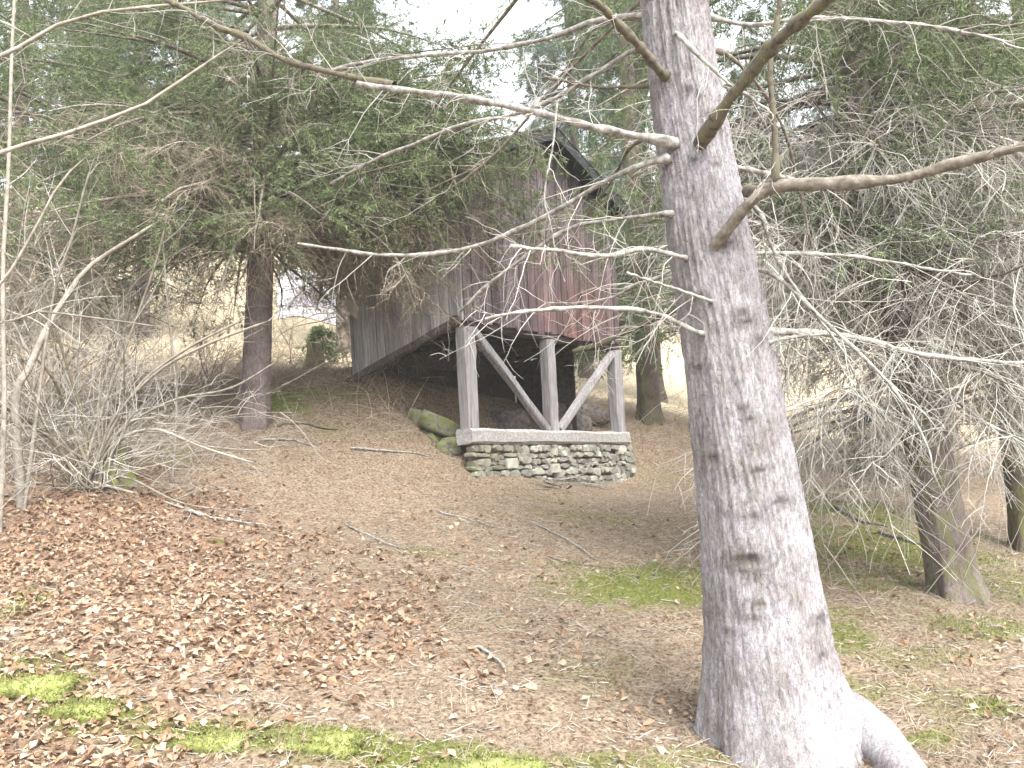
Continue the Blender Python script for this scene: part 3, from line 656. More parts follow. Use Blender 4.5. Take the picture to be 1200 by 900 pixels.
BD = 4.62   # the big spruce stands this far ahead
def build_main():
    base = unproj(918, 872, BD); base[2] = gz(base[:1], base[1:2])[0]
    t = thing('spruce_tree', 'big pale grey spruce trunk with bare dead branches standing nearest, in front of the barn', 'tree', base)
    rows = []
    for (x, wd, y) in [(960, 205, 985), (940, 190, 930), (921, 170, 885), (909, 153, 840), (902, 143, 790), (893, 132, 700), (881, 122, 600), (866, 111, 500), (852, 103, 400), (834, 96, 300), (818, 88, 200), (802, 80, 100), (790, 77, 0), (778, 72, -130), (760, 62, -400), (735, 48, -900), (710, 30, -1700), (690, 6, -2600)]:
        p = unproj(x, y, BD + .05 * (885 - y) / 885); rows.append([*p, wd / 2 / F * BD])
    R_ = np.array(rows)
    low = R_[:14]; L = np.concatenate([[0], np.cumsum(np.linalg.norm(np.diff(polyline(R_, 700)[:, :3], axis=0), axis=1))])
    C = polyline(R_, 700)
    kn = []
    T0 = None
    for (px, py, kr) in [(808, 345, .035), (800, 118, .03), (822, 150, .03), (858, 375, .03), (868, 595, .022), (815, 128, .022), (805, 196, .025), (830, 208, .02), (865, 490, .03), (856, 477, .025), (873, 545, .035), (897, 582, .03), (826, 527, .03), (862, 640, .05), (872, 690, .025), (945, 718, .035), (868, 705, .025), (942, 755, .02), (845, 725, .02), (812, 425, .03), (860, 385, .03), (838, 295, .04), (877, 405, .03), (830, 165, .045)]:
        P = (C[:, :3] - EYE); dpt = P @ _f; X = 600 + F * (P @ _r) / dpt; Y = 450 - F * (P @ _u) / dpt
        k = np.argmin(np.abs(Y - py)); s = np.clip((px - X[k]) / (F * C[k, 3] / dpt[k]), -0.97, 0.97)
        kn.append((-math.acos(s), L[k], kr * rng.uniform(.6, .9), 0.6))
    V, Fs, m = trunk_geo(R_, 200, 900, flare=0.30, flare_h=0.55, lobes=4, seed=2, rough=0.011, lobe=[(-.55, .10, .42, .45), (-2.3, .22, .22, .35), (-1.25, .20, .2, .3)], knots=kn, moss_side=-2.4, moss=0.12)
    o = obj('trunk', (V, Fs), MAT['bark_pale'], t); set_mask(o, m)
    # roots
    def onground(x, y, r_, k_): p = gpt(x, y); return [p[0], p[1], p[2] + r_ * k_, r_]
    for q in ([[*unproj(930, 760, BD + .03), .10], [*unproj(935, 805, BD + .02), .14], onground(968, 852, .17, .35), onground(1012, 878, .14, .30), onground(1052, 905, .105, .10), onground(1085, 945, .085, .0), onground(1100, 1010, .07, .1), onground(1110, 1100, .05, -1.2)],
              [[*unproj(915, 800, BD - .2), .10], onground(928, 905, .09, -.2), onground(945, 960, .08, -.1), onground(955, 1010, .07, -.4), onground(925, 990, .06, -1.5)]):
        c = polyline(np.array(q), 24)
        V, Fs, m = trunk_geo(c, 28, 80, seed=int(q[0][0] * 99) % 50, rough=0.006, moss_side=1.57, moss=0.12)
        r_ = obj('root', (V, Fs), MAT['bark_pale'], t); set_mask(r_, m)
    # dead branches traced one by one: (points (x, y, metres nearer/farther than the trunk axis)), root px width, tip px width, material, side twigs
    B = [
     ([(780, 166, -.13), (700, 151, -.10), (620, 130, .0), (540, 111, .15), (450, 99, .3), (420, 93, .36)], 13, 8, 'limb_pale', 9),
     ([(462, 101, .29), (400, 88, .4), (335, 70, .5), (285, 40, .58), (250, 27, .6), (190, -2, .7)], 10, 6, 'limb_mossy', 9),
     ([(776, 186, -.1), (720, 206, .0), (660, 241, .15), (600, 271, .3), (540, 291, .45), (470, 298, .6), (400, 294, .75), (345, 290, .85)], 9, 4, 'limb_pale', 7),
     ([(782, 250, -.05), (720, 258, .1), (670, 269, .2), (630, 296, .3), (590, 326, .4), (555, 356, .5), (537, 373, .55)], 7, 4.5, 'limb_pale', 6),
     ([(795, 300, -.16), (755, 291, -.25), (712, 298, -.35), (660, 290, -.45), (602, 283, -.55)], 8, 5.5, 'limb_pale', 5),
     ([(830, 352, -.23), (800, 342, -.35), (742, 326, -.55)], 6, 3.5, 'limb_pale', 2),
     ([(815, 388, -.22), (775, 369, -.28), (735, 361, -.35), (650, 358, -.5), (572, 367, -.65)], 7.5, 4.5, 'limb_pale', 6),
     ([(792, 362, .12), (740, 385, .3), (705, 402, .4), (672, 410, .5)], 8, 6.5, 'limb_mossy', 2),
     ([(812, 318, .05), (750, 330, .15), (715, 345, .25), (680, 350, .35), (640, 350, .45)], 5, 2.5, 'limb_pale', 4),
     ([(775, 85, -.12), (745, 52, -.25), (715, 24, -.35), (670, -14, -.5)], 13, 9, 'limb_mossy', 3),
     ([(768, 17, .05), (700, 24, .2), (640, 45, .35), (570, 59, .55), (500, 64, .7), (440, 72, .9), (380, 90, 1.1)], 8, 4.5, 'limb_pale', 8),
     ([(772, 55, .12), (745, 57, .2), (700, 85, .3), (650, 116, .4), (600, 136, .5), (545, 146, .65), (500, 165, .8), (440, 190, 1.0), (390, 218, 1.2)], 8, 4, 'limb_pale', 8),
     ([(780, 100, .1), (752, 102, .15), (700, 100, .3), (645, 88, .45)], 5, 3, 'limb_mossy', 3),
     ([(776, 160, .2), (740, 170, .5), (718, 205, .7), (690, 245, .9), (660, 285, 1.1)], 5, 2, 'limb_mossy', 5),
     ([(770, 25, .4), (705, 28, .8), (660, 85, 1.2), (600, 160, 1.5), (560, 195, 1.7), (500, 225, 2.0)], 4.5, 2, 'limb_brown', 5),
     ([(775, -20, .3), (690, 60, .7), (640, 115, 1.1), (570, 190, 1.4), (500, 235, 1.8)], 5, 2, 'limb_brown', 5),
     ([(835, 293, -.15), (858, 262, -.25), (880, 236, -.32), (906, 219, -.36), (960, 215, -.40), (1050, 209, -.48), (1120, 192, -.55), (1205, 171, -.65), (1300, 150, -.8)], 17, 13, 'limb_brown', 12),
     ([(906, 220, -.36), (909, 180, -.38), (906, 130, -.4), (904, 70, -.4), (918, 0, -.42)], 10, 7, 'limb_mossy', 4),
     ([(822, 166, -.17), (840, 140, -.3), (862, 108, -.42), (890, 75, -.55), (925, 40, -.7), (985, -5, -.9)], 18, 16, 'limb_mossy', 5),
     ([(795, 40, -.17), (830, 72, -.3), (860, 98, -.42), (900, 127, -.5)], 7, 4, 'limb_pale', 4),
     ([(872, 407, -.08), (920, 401, -.15), (960, 395, -.18), (990, 392, -.2)], 6, 4, 'limb_pale', 3),
     ([(866, 391, .1), (930, 389, .25), (1000, 396, .4), (1070, 412, .55), (1140, 420, .7), (1230, 426, .9)], 10, 6, 'limb_pale', 9),
     ([(850, 194, .1), (900, 203, .3), (960, 214, .5), (1010, 213, .7)], 8, 5, 'limb_pale', 5),
     ([(860, 298, .08), (930, 296, .2), (1000, 300, .35), (1060, 308, .5), (1140, 322, .7)], 7, 4, 'limb_pale', 7),
     ([(862, 318, .05), (905, 322, -.1), (970, 383, -.3), (1040, 450, -.45), (1075, 505, -.5), (1092, 562, -.55)], 7, 3, 'limb_pale', 9),
     ([(850, 215, .05), (890, 250, -.05), (905, 290, -.1), (935, 340, -.2), (990, 410, -.3), (1020, 470, -.35)], 7, 3, 'limb_pale', 8),
     ([(845, 60, .1), (880, 90, .35), (915, 150, .6), (930, 215, .8), (945, 290, 1.0)], 6, 3, 'limb_brown', 6),
     ([(832, 20, .0), (880, 30, -.1), (950, 22, -.3), (1060, 28, -.5), (1180, 50, -.7)], 7, 4, 'limb_pale', 10),
    ]
    P2, R2 = [], []; small = []
    for pts, w0, w1, mt, nt_ in B:
        x0, y0, d0_ = pts[0]; axx = np.interp(y0, [0, 100, 200, 300, 400, 500], [790, 802, 818, 834, 852, 866]); pts = ([(x0 + (axx - x0) * .35, y0 + 4, d0_ * .45 + .02)] if x0 > 700 else []) + list(pts)
        pts = np.array([unproj(x, y, BD + dd) for (x, y, dd) in pts]); n_ = 28
        c = polyline(pts, n_); c += np.cumsum(rng.normal(size=c.shape) * 0.004, 0) * np.linspace(0, 1, n_)[:, None]
        dpt = (c - EYE) @ _f
        tt = np.linspace(0, 1, n_); rad = (w0 * (1 - tt) + w1 * tt) * (.84 if mt == 'limb_pale' else .95) / 2 / F * dpt; rad *= 1 + 0.22 * rng.normal(size=n_).clip(-1.0, 1.8); rad[:3] *= [1.7, 1.45, 1.15]
        rad = np.append(rad, 0.001); c = np.vstack([c, c[-1] + (c[-1] - c[-2]) * .12])
        V, Q = tubesR(c[None], rad[None], 8)
        br = obj('branch', (V, Q), MAT[mt], t)
        # side twigs of this branch
        nt_ = int(nt_ * 1.9); p, d, _, tv = spawn(c[None, :-1], nt_, .15, 1, .8, .7); d[:, 2] -= .25
        tw = grow(p, d, rng.uniform(.15, .55, nt_), 9, .05, .14); small.append(tw)
        sub_p, sub_d, ii, _ = spawn(tw, 4, .2, 1, .7, .9); sb = grow(sub_p, sub_d, rng.uniform(.05, .22, len(sub_p)), 5, .05, .16)
        a = tubes(tw, rng.uniform(.0022, .004, nt_), .001, 4); b_ = tubes(sb, .0014, .0007, 3)
        o = obj('twigs', join([a, b_]), MAT['twig_pale'], br, ROOT[t.name], kind='stuff')
    # hanging pale twig in front of the barn
    pts = np.array([unproj(x, y, BD + dd) for (x, y, dd) in [(657, 138, -.02), (653, 120, -.1), (648, 170, -.14), (641, 205, -.15), (638, 235, -.15), (645, 262, -.15), (652, 300, -.14), (662, 330, -.14)]])[1:]
    c = polyline(pts, 24); V, Q = tubesR(c[None], np.linspace(.0065, .0025, 24)[None], 6); hb = obj('branch', (V, Q), MAT['limb_pale'], t)
    p, d, _, _ = spawn(c[None], 12, .1, 1, .5, .5); d[:, 2] -= .5
    obj('twigs', tubes(grow(p, d, rng.uniform(.08, .3, 12), 8, .02, .15), .0022, .001, 4), MAT['twig_pale'], hb, ROOT[t.name], kind='stuff')
    # crown above the picture
    z0 = unproj(790, -120, BD)
    hh = np.linspace(.0, 1, 46); az = rng.uniform(0, 2 * math.pi, 46)
    top = unproj(700, -2500, BD)
    P0 = z0 * (1 - hh[:, None]) + top * hh[:, None]; Ln = 2.6 * (1 - hh) ** .8 + .3
    D0 = np.stack([np.cos(az), np.sin(az), -.1 + 0 * az], 1)
    lim = grow(P0, D0, Ln, 9, .05, .05); obj('limbs', tubes(lim, .022, .006, 5), MAT['limb_brown'], t, kind='stuff')
    p, d, ii, tv = spawn(lim, 16, .2, 1, .9, .25); tw = grow(p, d, rng.uniform(.3, .8, len(p)), 6, .06, .1)
    obj('crown', join([needles(tw, 26, .07, .014), tubes(tw, .004, .0015, 3)]), MAT['needles'], t, kind='stuff', smooth=False)
    return t
build_main()

# ------------------------------------------------------------------ other spruces
def spruce(name, label, foot, H_, R_, r0, lean=(0, 0), mat='bark_brown', live0=3.0, dead0=1.0, nlimb=60, tw_per=14, sub_per=4, need=40, nl=.045, nw=.009, nmat='needles', group=None, dead_tw=12, dead_len=1.0,
           seed=1, droop=.07, limbmat='limb_brown', dtmat='twig_brown', ndead=26, moss=0.0, moss_side=0, zcut=99, azdead=None, trunk_res=(40, 120), flare=.35, cat='tree', hang=0.0, dead_sub=5, azlive=None, tw_r=1.0, wob=.16, tl_=1.0, s3_=2, extra=()):
    r = np.random.default_rng(seed); foot = np.asarray(foot, float)
    t = thing(name, label, cat, foot, group)
    hs_ = np.linspace(-0.3, H_, 12); lx, ly = lean
    bow = 1 - np.clip(hs_ / H_, 0, 1) * .45
    rows = np.stack([foot[0] + lx * hs_ * bow, foot[1] + ly * hs_ * bow, foot[2] + hs_, r0 * (1 - np.clip(hs_ / H_, 0, 1)) ** .85 + .004], 1)
    V, Fs, m = trunk_geo(rows, trunk_res[0], trunk_res[1], flare=flare, flare_h=.5, lobes=5, seed=seed, rough=.006 * min(1, r0 / .15), moss=moss, moss_side=moss_side)
    o = obj('trunk', (V, Fs), MAT[mat], t); set_mask(o, m)
    def axis(h):
        b_ = 1 - np.clip(h / H_, 0, 1) * .45; return np.stack([foot[0] + lx * h * b_, foot[1] + ly * h * b_, foot[2] + h], 1)
    # live limbs
    h = live0 + (H_ * .98 - live0) * r.random(nlimb) ** (1.25); h = np.where((h > zcut) & (r.random(nlimb) < .65), live0 + (min(zcut, H_) - live0) * r.random(nlimb), h)
    az = r.uniform(0, 2 * math.pi, nlimb) if azlive is None else r.uniform(azlive[0], azlive[1], nlimb)
    L = R_ * (1 - (h - live0) / (H_ - live0 + .01) * .93) ** .75 * r.uniform(.7, 1.1, nlimb)
    D = np.stack([np.cos(az), np.sin(az), r.uniform(-.15, .25, nlimb)], 1)
    lim = grow(axis(h), D, L, 9, droop, .05, r); parts = [tubes(lim, .006 + .011 * L, .004, 5)]
    p, d, ii, tv = spawn(lim, tw_per, .18, 1.0, .8, .35, r); d[:, 2] -= hang
    tl = L[ii] * (.16 + .26 * (1 - tv)) * r.uniform(.6, 1.2, len(p)) + .08
    tw = grow(p, d, tl, 6, .05, .1, r); parts.append(tubes(tw, .0035, .0015, 3)); fol = [tw]
    obj('limbs', join(parts), MAT[limbmat], t, kind='stuff')
    nd = [needles(tw, need, nl, nw, .7, 0, r)]
    if sub_per:
        p, d, ii, tv = spawn(tw, sub_per, .15, 1, .9, .5, r); d[:, 2] -= hang; sb = grow(p, d, (tl[ii] * r.uniform(.25, .6, len(p))), 4, .06, .1, r)
        nd.append(needles(sb, int(need * .6), nl, nw, .7, 0, r)); nd.append(tubes(sb, .002, .001, 3))
    if need: obj('crown', join(nd), MAT[nmat], t, kind='stuff', smooth=False)
    # dead lower limbs
    if ndead:
        h = r.uniform(dead0, live0 + .8, ndead); az = r.uniform(0, 2 * math.pi, ndead) if azdead is None else r.uniform(azdead[0], azdead[1], ndead)
        L = R_ * dead_len * r.uniform(.5, 1.0, ndead); D = np.stack([np.cos(az), np.sin(az), r.uniform(-.2, .2, ndead)], 1)
        lim = grow(axis(h), D, L, 12, droop * .6, .07, r)
        for k in range(ndead):
            V, Q = tubes(lim[k:k + 1], .012 + .005 * L[k], .004, 6); br = obj('branch', (V, Q), MAT[limbmat] if k % 3 else MAT['limb_pale'], t)
        p, d, ii, tv = spawn(lim, dead_tw, .15, 1, .7, .6, r); d[:, 2] -= hang
        tw = grow(p, d, (L[ii] * (.15 + .3 * (1 - tv)) * r.uniform(.5, 1.3, len(p))) * tl_, 11, .05, wob, r)
        p, d, jj, _ = spawn(tw, dead_sub, .15, 1, .7, .8, r); d[:, 2] -= hang * .6; ln = np.linalg.norm(tw[:, -1] - tw[:, 0], axis=1)[jj] * r.uniform(.2, .6, len(p)) + .04
        sb = grow(p, d, ln, 6, .05, wob, r)
        p, d, _, _ = spawn(sb, s3_, .2, 1, .8, .8, r); s3 = grow(p, d, r.uniform(.04, .14, len(p)), 4, .02, .15, r)
        obj('dead_twigs', join([tubes(tw, .0042 * tw_r, .0018 * tw_r, 3), tubes(sb, .0024 * tw_r, .0011 * tw_r, 3), tubes(s3, .0014 * tw_r, .0008 * tw_r, 3)]), MAT[dtmat], t, kind='stuff')
    for (ne, a0, a1, h0, h1, le, ntw, tlen, green) in extra:
        h = r.uniform(h0, h1, ne); az = r.uniform(a0, a1, ne); L = le * r.uniform(.6, 1.05, ne)
        lim = grow(axis(h), np.stack([np.cos(az), np.sin(az), r.uniform(-.1, .3, ne)], 1), L, 12, .05, .06, r)
        p, d, ii, tv = spawn(lim, ntw, .3, 1, .7, .6, r); d[:, 2] -= .3; tw = grow(p, d, tlen * r.uniform(.4, 1.2, len(p)), 10, .05, .11, r)
        p, d, jj, _ = spawn(tw, 4, .15, 1, .7, .8, r); sb = grow(p, d, tlen * r.uniform(.15, .5, len(p)), 6, .05, .13, r)
        obj('limbs', tubes(lim, .010 + .003 * L, .004, 5), MAT[limbmat], t, kind='stuff')
        obj('twigs', join([tubes(tw, .0042, .0016, 3), tubes(sb, .0022, .001, 3)]), MAT[dtmat], t, kind='stuff')
        if green: obj('crown', join([needles(tw, green, nl, nw, .7, .1, r), needles(sb, green, nl, nw, .7, 0, r)]), MAT[nmat], t, kind='stuff', smooth=False)
    return t

def foot_at(px, py, d):
    p = unproj(px, py, d); p[2] = gz(p[:1], p[1:2])[0]; return p
# left of the barn
spruce('spruce_tree', 'slender brown spruce trunk on the bank left of the barn', foot_at(298, 497, 10.5), 15, 3.0, .165, (.055, 0), 'bark_brown', 2.4, 2.1, 110, 16, 4, 36, .05, .010, 'needles', seed=11, ndead=78, dead_tw=18, dead_sub=6, zcut=5.5, dead_len=1.05, trunk_res=(72, 420), wob=.12,
       extra=[(26, -.55, .45, 2.0, 3.2, 3.0, 17, .6, 0), (44, -.46, .40, 2.9, 4.3, 3.75, 17, .6, 26), (22, 4.0, 5.6, 2.1, 4.6, 1.6, 14, .5, 14)])
# behind the barn, right
spruce('spruce_tree', 'dark mossy spruce trunk just behind the right end of the barn', foot_at(762, 492, 16), 17, 2.6, .20, (-.01, 0), 'bark_dark', 1.75, 1.4, 90, 16, 4, 44, .06, .012, 'needles', seed=12, ndead=10, zcut=9, moss=.8, moss_side=2.6, droop=.10, hang=.25, trunk_res=(60, 240))
# right
spruce('spruce_tree', 'brown spruce trunk at the right edge draped in a curtain of pale dead twigs', foot_at(1122, 692, 7.0), 15, 2.6, .18, (-.10, .05), 'bark_brown', 3.6, 1.5, 70, 14, 4, 26, .05, .010, 'needles', seed=13, ndead=70, dead_tw=17, dead_sub=5, dtmat='twig_pale', limbmat='limb_brown', zcut=6, hang=.55, dead_len=.85, tw_r=1.2, wob=.10, tl_=1.7, s3_=1, azdead=(2.3, 6.0), extra=[(34, 3.2, 5.6, 1.9, 4.4, 1.5, 16, .75, 0), (30, 3.4, 5.6, 2.6, 5.0, 1.5, 15, .5, 16)], moss=.55, moss_side=3.6, trunk_res=(72, 420))
spruce('spruce_tree', 'dark spruce trunk half hidden behind pale dead twigs at the far right edge', foot_at(1206, 650, 9.2), 15, 2.4, .15, (-.02, 0), 'bark_dark', 2.9, 1.2, 70, 14, 4, 30, .05, .011, 'needles_dark', seed=14, ndead=40, dead_tw=16, zcut=7, hang=.3, moss=.6, moss_side=3.4, trunk_res=(60, 260))
spruce('spruce_tree', 'twiggy spruce rooted outside the left edge whose limbs hang into the upper left corner', foot_at(-110, 560, 9.6), 14, 3.1, .17, (.02, 0), 'bark_brown', 2.4, 1.3, 80, 14, 4, 26, .05, .010, 'needles', seed=15, ndead=50, dead_tw=17, dead_sub=6, zcut=6, trunk_res=(40, 120))

# spruces farther back: four models, each copied and turned
def copy_tree(o, parent=None):
    c = o.copy(); COL.objects.link(c); c.parent = parent
    for ch in list(o.children): copy_tree(ch, c)
    return c
PROTO = {}
GRP = 'spruces standing behind the barn on the slope'
def far_tree(kind, px, d, label, rot, sc=1.0):
    f = foot_at(px, 500, d)
    if kind not in PROTO:
        if kind == 'dense': o = spruce('spruce_tree', label, f, 15, 2.9, .19, (0, 0), 'bark_dark', 2.3, 1.2, 105, 15, 3, 30, .085, .018, 'needles', GRP, seed=31, ndead=14, dead_tw=10, dead_sub=3, zcut=11, hang=.25, trunk_res=(24, 60), droop=.09)
        if kind == 'twiggy': o = spruce('spruce_tree', label, f, 14, 2.6, .16, (0, 0), 'bark_brown', 3.2, 1.0, 90, 15, 3, 42, .08, .017, 'needles', GRP, seed=32, ndead=46, dead_tw=14, dead_sub=5, zcut=11, trunk_res=(24, 60))
        if kind == 'blue': o = spruce('spruce_tree', label, f, 17, 3.0, .2, (0, 0), 'bark_dark', 2.2, 1.2, 115, 16, 3, 32, .10, .020, 'needles_blue', GRP, seed=33, ndead=8, dead_tw=10, dead_sub=3, zcut=14, hang=.4, trunk_res=(24, 60), droop=.11)
        if kind == 'dark': o = spruce('spruce_tree', label, f, 16, 2.7, .2, (0, 0), 'bark_dark', 2.7, 1.0, 105, 15, 3, 30, .085, .018, 'needles_dark', GRP, seed=34, ndead=16, dead_tw=12, dead_sub=4, zcut=11, hang=.2, trunk_res=(24, 60))
        PROTO[kind] = o
    else:
        o = copy_tree(PROTO[kind]); o['label'] = label; o.location = tuple(f)
    o.rotation_euler = (0, 0, rot); o.scale = (sc, sc, sc)
for a in [
 ('dense', 20, 18, 'bushy green spruce behind the leaning pale pole at the left edge', .3, 1.0),
 ('dark', 95, 22, 'dark spruce between the left edge and the thin trunk on the dry meadow', 1.1, 1.0),
 ('twiggy', 168, 20, 'thin twiggy trunk at the left border of the bright dry meadow patch', 2.0, .95),
 ('blue', 262, 47, 'blue green spruce across the bright meadow, just left of the brown trunk', .9, 1.25),
 ('dense', 375, 52, 'green spruce across the meadow in the gap right of the brown trunk', 2.6, 1.2),
 ('dark', 405, 21, 'dark spruce rising behind the far left corner of the barn', 4.0, .85),
 ('twiggy', 440, 27, 'twiggy spruce standing at the left border of the white sky gap', 4.4, 1.0),
 ('blue', 690, 26, 'pale blue green spruce rising straight behind the barn ridge', 0.2, 1.1),
 ('blue', 770, 22, 'blue green spruce between the barn roof and the big grey trunk', 2.2, 1.05),
 ('blue', 905, 50, 'blue green spruce across the meadow, right of the big grey trunk', 3.4, 1.25),
 ('dark', 1110, 20, 'dark spruce behind the long bare limb on the right', 5.0, 1.0),
 ('twiggy', 1085, 13, 'twiggy spruce close behind the curtain of pale twigs', 5.6, .9),
 ('dense', 1245, 14, 'green spruce closing the view at the right edge', 1.3, 1.0),
 ('blue', 120, 50, 'farthest blue green spruce on the left across the meadow', 1.9, 1.3),
 ('blue', 1010, 56, 'farthest blue green spruce on the right across the meadow', 2.9, 1.3),
 ('dense', 1120, 52, 'farthest green spruce on the right, beyond the meadow', 0.9, 1.3)]:
    far_tree(*a)
# seedlings
spruce('young_spruce', 'knee high green spruce seedling behind the stump left of the barn', foot_at(378, 392, 15.2), .75, .5, .02, (0, 0), 'bark_brown', .08, .1, 26, 7, 2, 14, .06, .012, 'needles', seed=41, ndead=0, trunk_res=(10, 14), flare=0, cat='young tree')
spruce('young_spruce', 'small spruce seedling on the right slope between the big trunk and the twig curtain', foot_at(1022, 520, 14.0), 1.3, .6, .025, (0, 0), 'bark_brown', .1, .1, 44, 9, 2, 30, .05, .012, 'needles_blue', seed=42, ndead=0, trunk_res=(10, 14), flare=0, cat='young tree')

# stumps
def stump(label, px, py, d, h, r0, mat, moss, seed, cut='cut_wood'):
    f = foot_at(px, py, d); t = thing('tree_stump', label, 'stump', f)
    rows = np.array([[*(f + [0, 0, -.15]), r0 * 1.25], [*(f + [0.01, 0, h * .4]), r0], [*(f + [.03, 0, h]), r0 * .9]])
    V, Fs, m = trunk_geo(rows, 32, 40, flare=.4, flare_h=.3, seed=seed, rough=.01, moss=moss, moss_side=4.7)
    Fs = [Fs[0]]; o = obj('trunk', (V, Fs), MAT[mat], t); set_mask(o, m)
    top = V[-32:]; c = top.mean(0); ring = c + (top - c) * .5 + [0, 0, .012]
    VV = np.vstack([top, ring, c[None] + [0, 0, .015]]); i = np.arange(32); j = (i + 1) % 32
    obj('cut_face', (VV, [np.stack([i, j, j + 32, i + 32], 1), np.stack([i + 32, j + 32, np.full(32, 64)], 1)]), MAT[cut], t, smooth=False)
stump('grey green stump beside the seedling left of the barn', 367, 405, 14.2, .42, .12, 'bark_brown', .9, 51)
stump('low mossy stump beside the fan of pale shoots on the left', 133, 548, 8.6, .36, .16, 'bark_brown', 1.0, 52, 'rock_moss')

# ------------------------------------------------------------------ bare shrubs and poles on the left
def shoots(t, lines, d0, mats, seed, twn=5, root=None):
    r = np.random.default_rng(seed)
    for (pts, w0, w1, dd, mk) in lines:
        n_ = len(pts); q = np.array([unproj(x, y, d0 + dd * k / max(n_ - 1, 1)) for k, (x, y) in enumerate(pts)])
        if root is not None: q = np.vstack([root[None] + r.normal(size=3) * [.06, .06, .02], q])
        c = polyline(q, 18); rad = np.linspace(w0, w1, 18) * .82 / 2 / F * d0
        V, Q = tubesR(c[None], np.append(rad[:-1], .001)[None], 6); st = obj('stem', (V, Q), MAT[mk], t)
        p, d, _, tv = spawn(c[None], twn, .3, 1, 1.0, .8, r); d[:, 2] += .2
        tw = grow(p, d, r.uniform(.2, .75, twn), 8, -.01, .08, r); p2, d2, _, _ = spawn(tw, 3, .2, 1, 1, .9, r); t2 = grow(p2, d2, r.uniform(.08, .35, len(p2)), 5, 0, .1, r)
        obj('twigs', join([tubes(tw, .0035, .0015, 4), tubes(t2, .0018, .0009, 3)]), MAT['twig_pale'], st, ROOT[t.name], kind='stuff')
def shrub_fan(name, label, cat, px, py, d, n, L, seed, mats, up=(.35, 1.2), azr=(0, 6.28), wob=.05, base_r=.1, rad=.011, droop=.03, tw=6, group=None):
    r = np.random.default_rng(seed); f = foot_at(px, py, d); t = thing(name, label, cat, f, group)
    az = r.uniform(azr[0], azr[1], n); el = r.uniform(up[0], up[1], n)
    D = np.stack([np.cos(az) * np.cos(el), np.sin(az) * np.cos(el), np.sin(el)], 1); P0 = f + np.stack([r.normal(size=n) * base_r, r.normal(size=n) * base_r, 0 * az], 1)
    S = grow(P0, D, L * r.uniform(.5, 1.1, n), 14, droop, wob, r)
    for k in range(n):
        V, Q = tubes(S[k:k + 1], rad * r.uniform(.6, 1.1), .003, 5); st = obj('stem', (V, Q), MAT[mats[k % len(mats)]], t)
    p, d_, _, _ = spawn(S, tw, .25, 1, 1, .8, r); d_[:, 2] += .15
    a = grow(p, d_, L * r.uniform(.1, .35, len(p)), 8, .01, .1, r); p2, d2, _, _ = spawn(a, 3, .2, 1, 1, .9, r); b_ = grow(p2, d2, r.uniform(.06, .28, len(p2)), 5, .01, .12, r)
    obj('twigs', join([tubes(a, .0035, .0014, 4), tubes(b_, .0018, .0009, 3)]), MAT['twig_pale'], t, kind='stuff')
    return t
cop = shrub_fan('coppice_shrub', 'cut back shrub fanning out long pale shoots from a grey stool in the leaf litter', 'shrub', 108, 566, 8.4, 74, 2.1, 61, ['shoot', 'shoot', 'shoot_dark'], (.12, 1.15), (-2.2, 2.9), .05, .14, .0065, .035)
rt = ROOT[cop.name]
shoots(cop, [([(62, 518), (25, 488), (-15, 470)], 7, 4, -.8, 'shoot_dark'), ([(130, 505), (165, 450), (220, 408), (290, 372)], 6, 3, -.4, 'shoot'), ([(128, 500), (180, 440), (240, 405), (318, 375)], 6, 3, -.7, 'shoot'), ([(135, 520), (180, 503), (240, 525), (302, 544)], 5, 3, -.6, 'shoot'),
             ([(140, 512), (200, 508), (250, 524), (316, 528)], 4, 2, -.3, 'shoot'), ([(120, 480), (150, 400), (185, 300), (200, 230)], 5, 2, -.5, 'shoot'), ([(135, 510), (200, 470), (270, 455), (330, 420)], 5, 2, -.6, 'shoot'), ([(80, 490), (60, 440), (20, 400)], 6, 3, -.5, 'shoot_dark'), ([(100, 500), (85, 450), (70, 400), (50, 330)], 5, 2.5, -.3, 'shoot_dark'),
             ([(120, 590), (125, 612), (133, 628)], 5, 3, -.4, 'shoot'), ([(103, 592), (112, 618), (128, 655)], 5, 3, -.5, 'shoot'), ([(165, 580), (205, 592), (245, 605)], 5, 3, -.4, 'shoot'), ([(150, 560), (215, 590), (300, 600)], 4, 2, -.3, 'shoot')], 8.4, None, 62, 4, rt + [0, 0, .08])
f = foot_at(12, 530, 7.8); t = thing('bare_sapling', 'thick pale pole leaning right at the left edge with forked bare top', 'sapling', f)
shoots(t, [([(18, 470), (36, 428), (53, 388), (76, 350), (105, 312), (160, 276), (192, 255)], 15, 4, .5, 'shoot'), ([(57, 380), (70, 320), (84, 280), (98, 225), (112, 180)], 6, 2.5, -.3, 'shoot')], 7.8, None, 63, 8, f)
f = foot_at(6, 540, 7.4); t = thing('bare_sapling', 'straight thin grey stem standing upright along the left edge', 'sapling', f)
shoots(t, [([(5, 480), (4, 400), (4, 300), (10, 200), (14, 60), (20, -60)], 8, 4, .2, 'shoot')], 7.4, None, 64, 9, f)
f = foot_at(209, 515, 8.8); t = thing('bare_sapling', 'single thin upright shoot between the shoot fan and the brown trunk', 'sapling', f)
shoots(t, [([(207, 470), (202, 410), (196, 350), (190, 270)], 5, 2, .1, 'shoot')], 8.8, None, 65, 4, f)
f = foot_at(108, 520, 9.6); t = thing('bare_sapling', 'whippy sapling rising behind the shoot fan and bending to the right', 'sapling', f)
shoots(t, [([(120, 470), (135, 420), (150, 370), (158, 310), (178, 240)], 6, 2, .1, 'shoot'), ([(115, 480), (130, 400), (160, 330), (235, 280)], 5, 2, -.4, 'shoot')], 9.6, None, 66, 6, f)
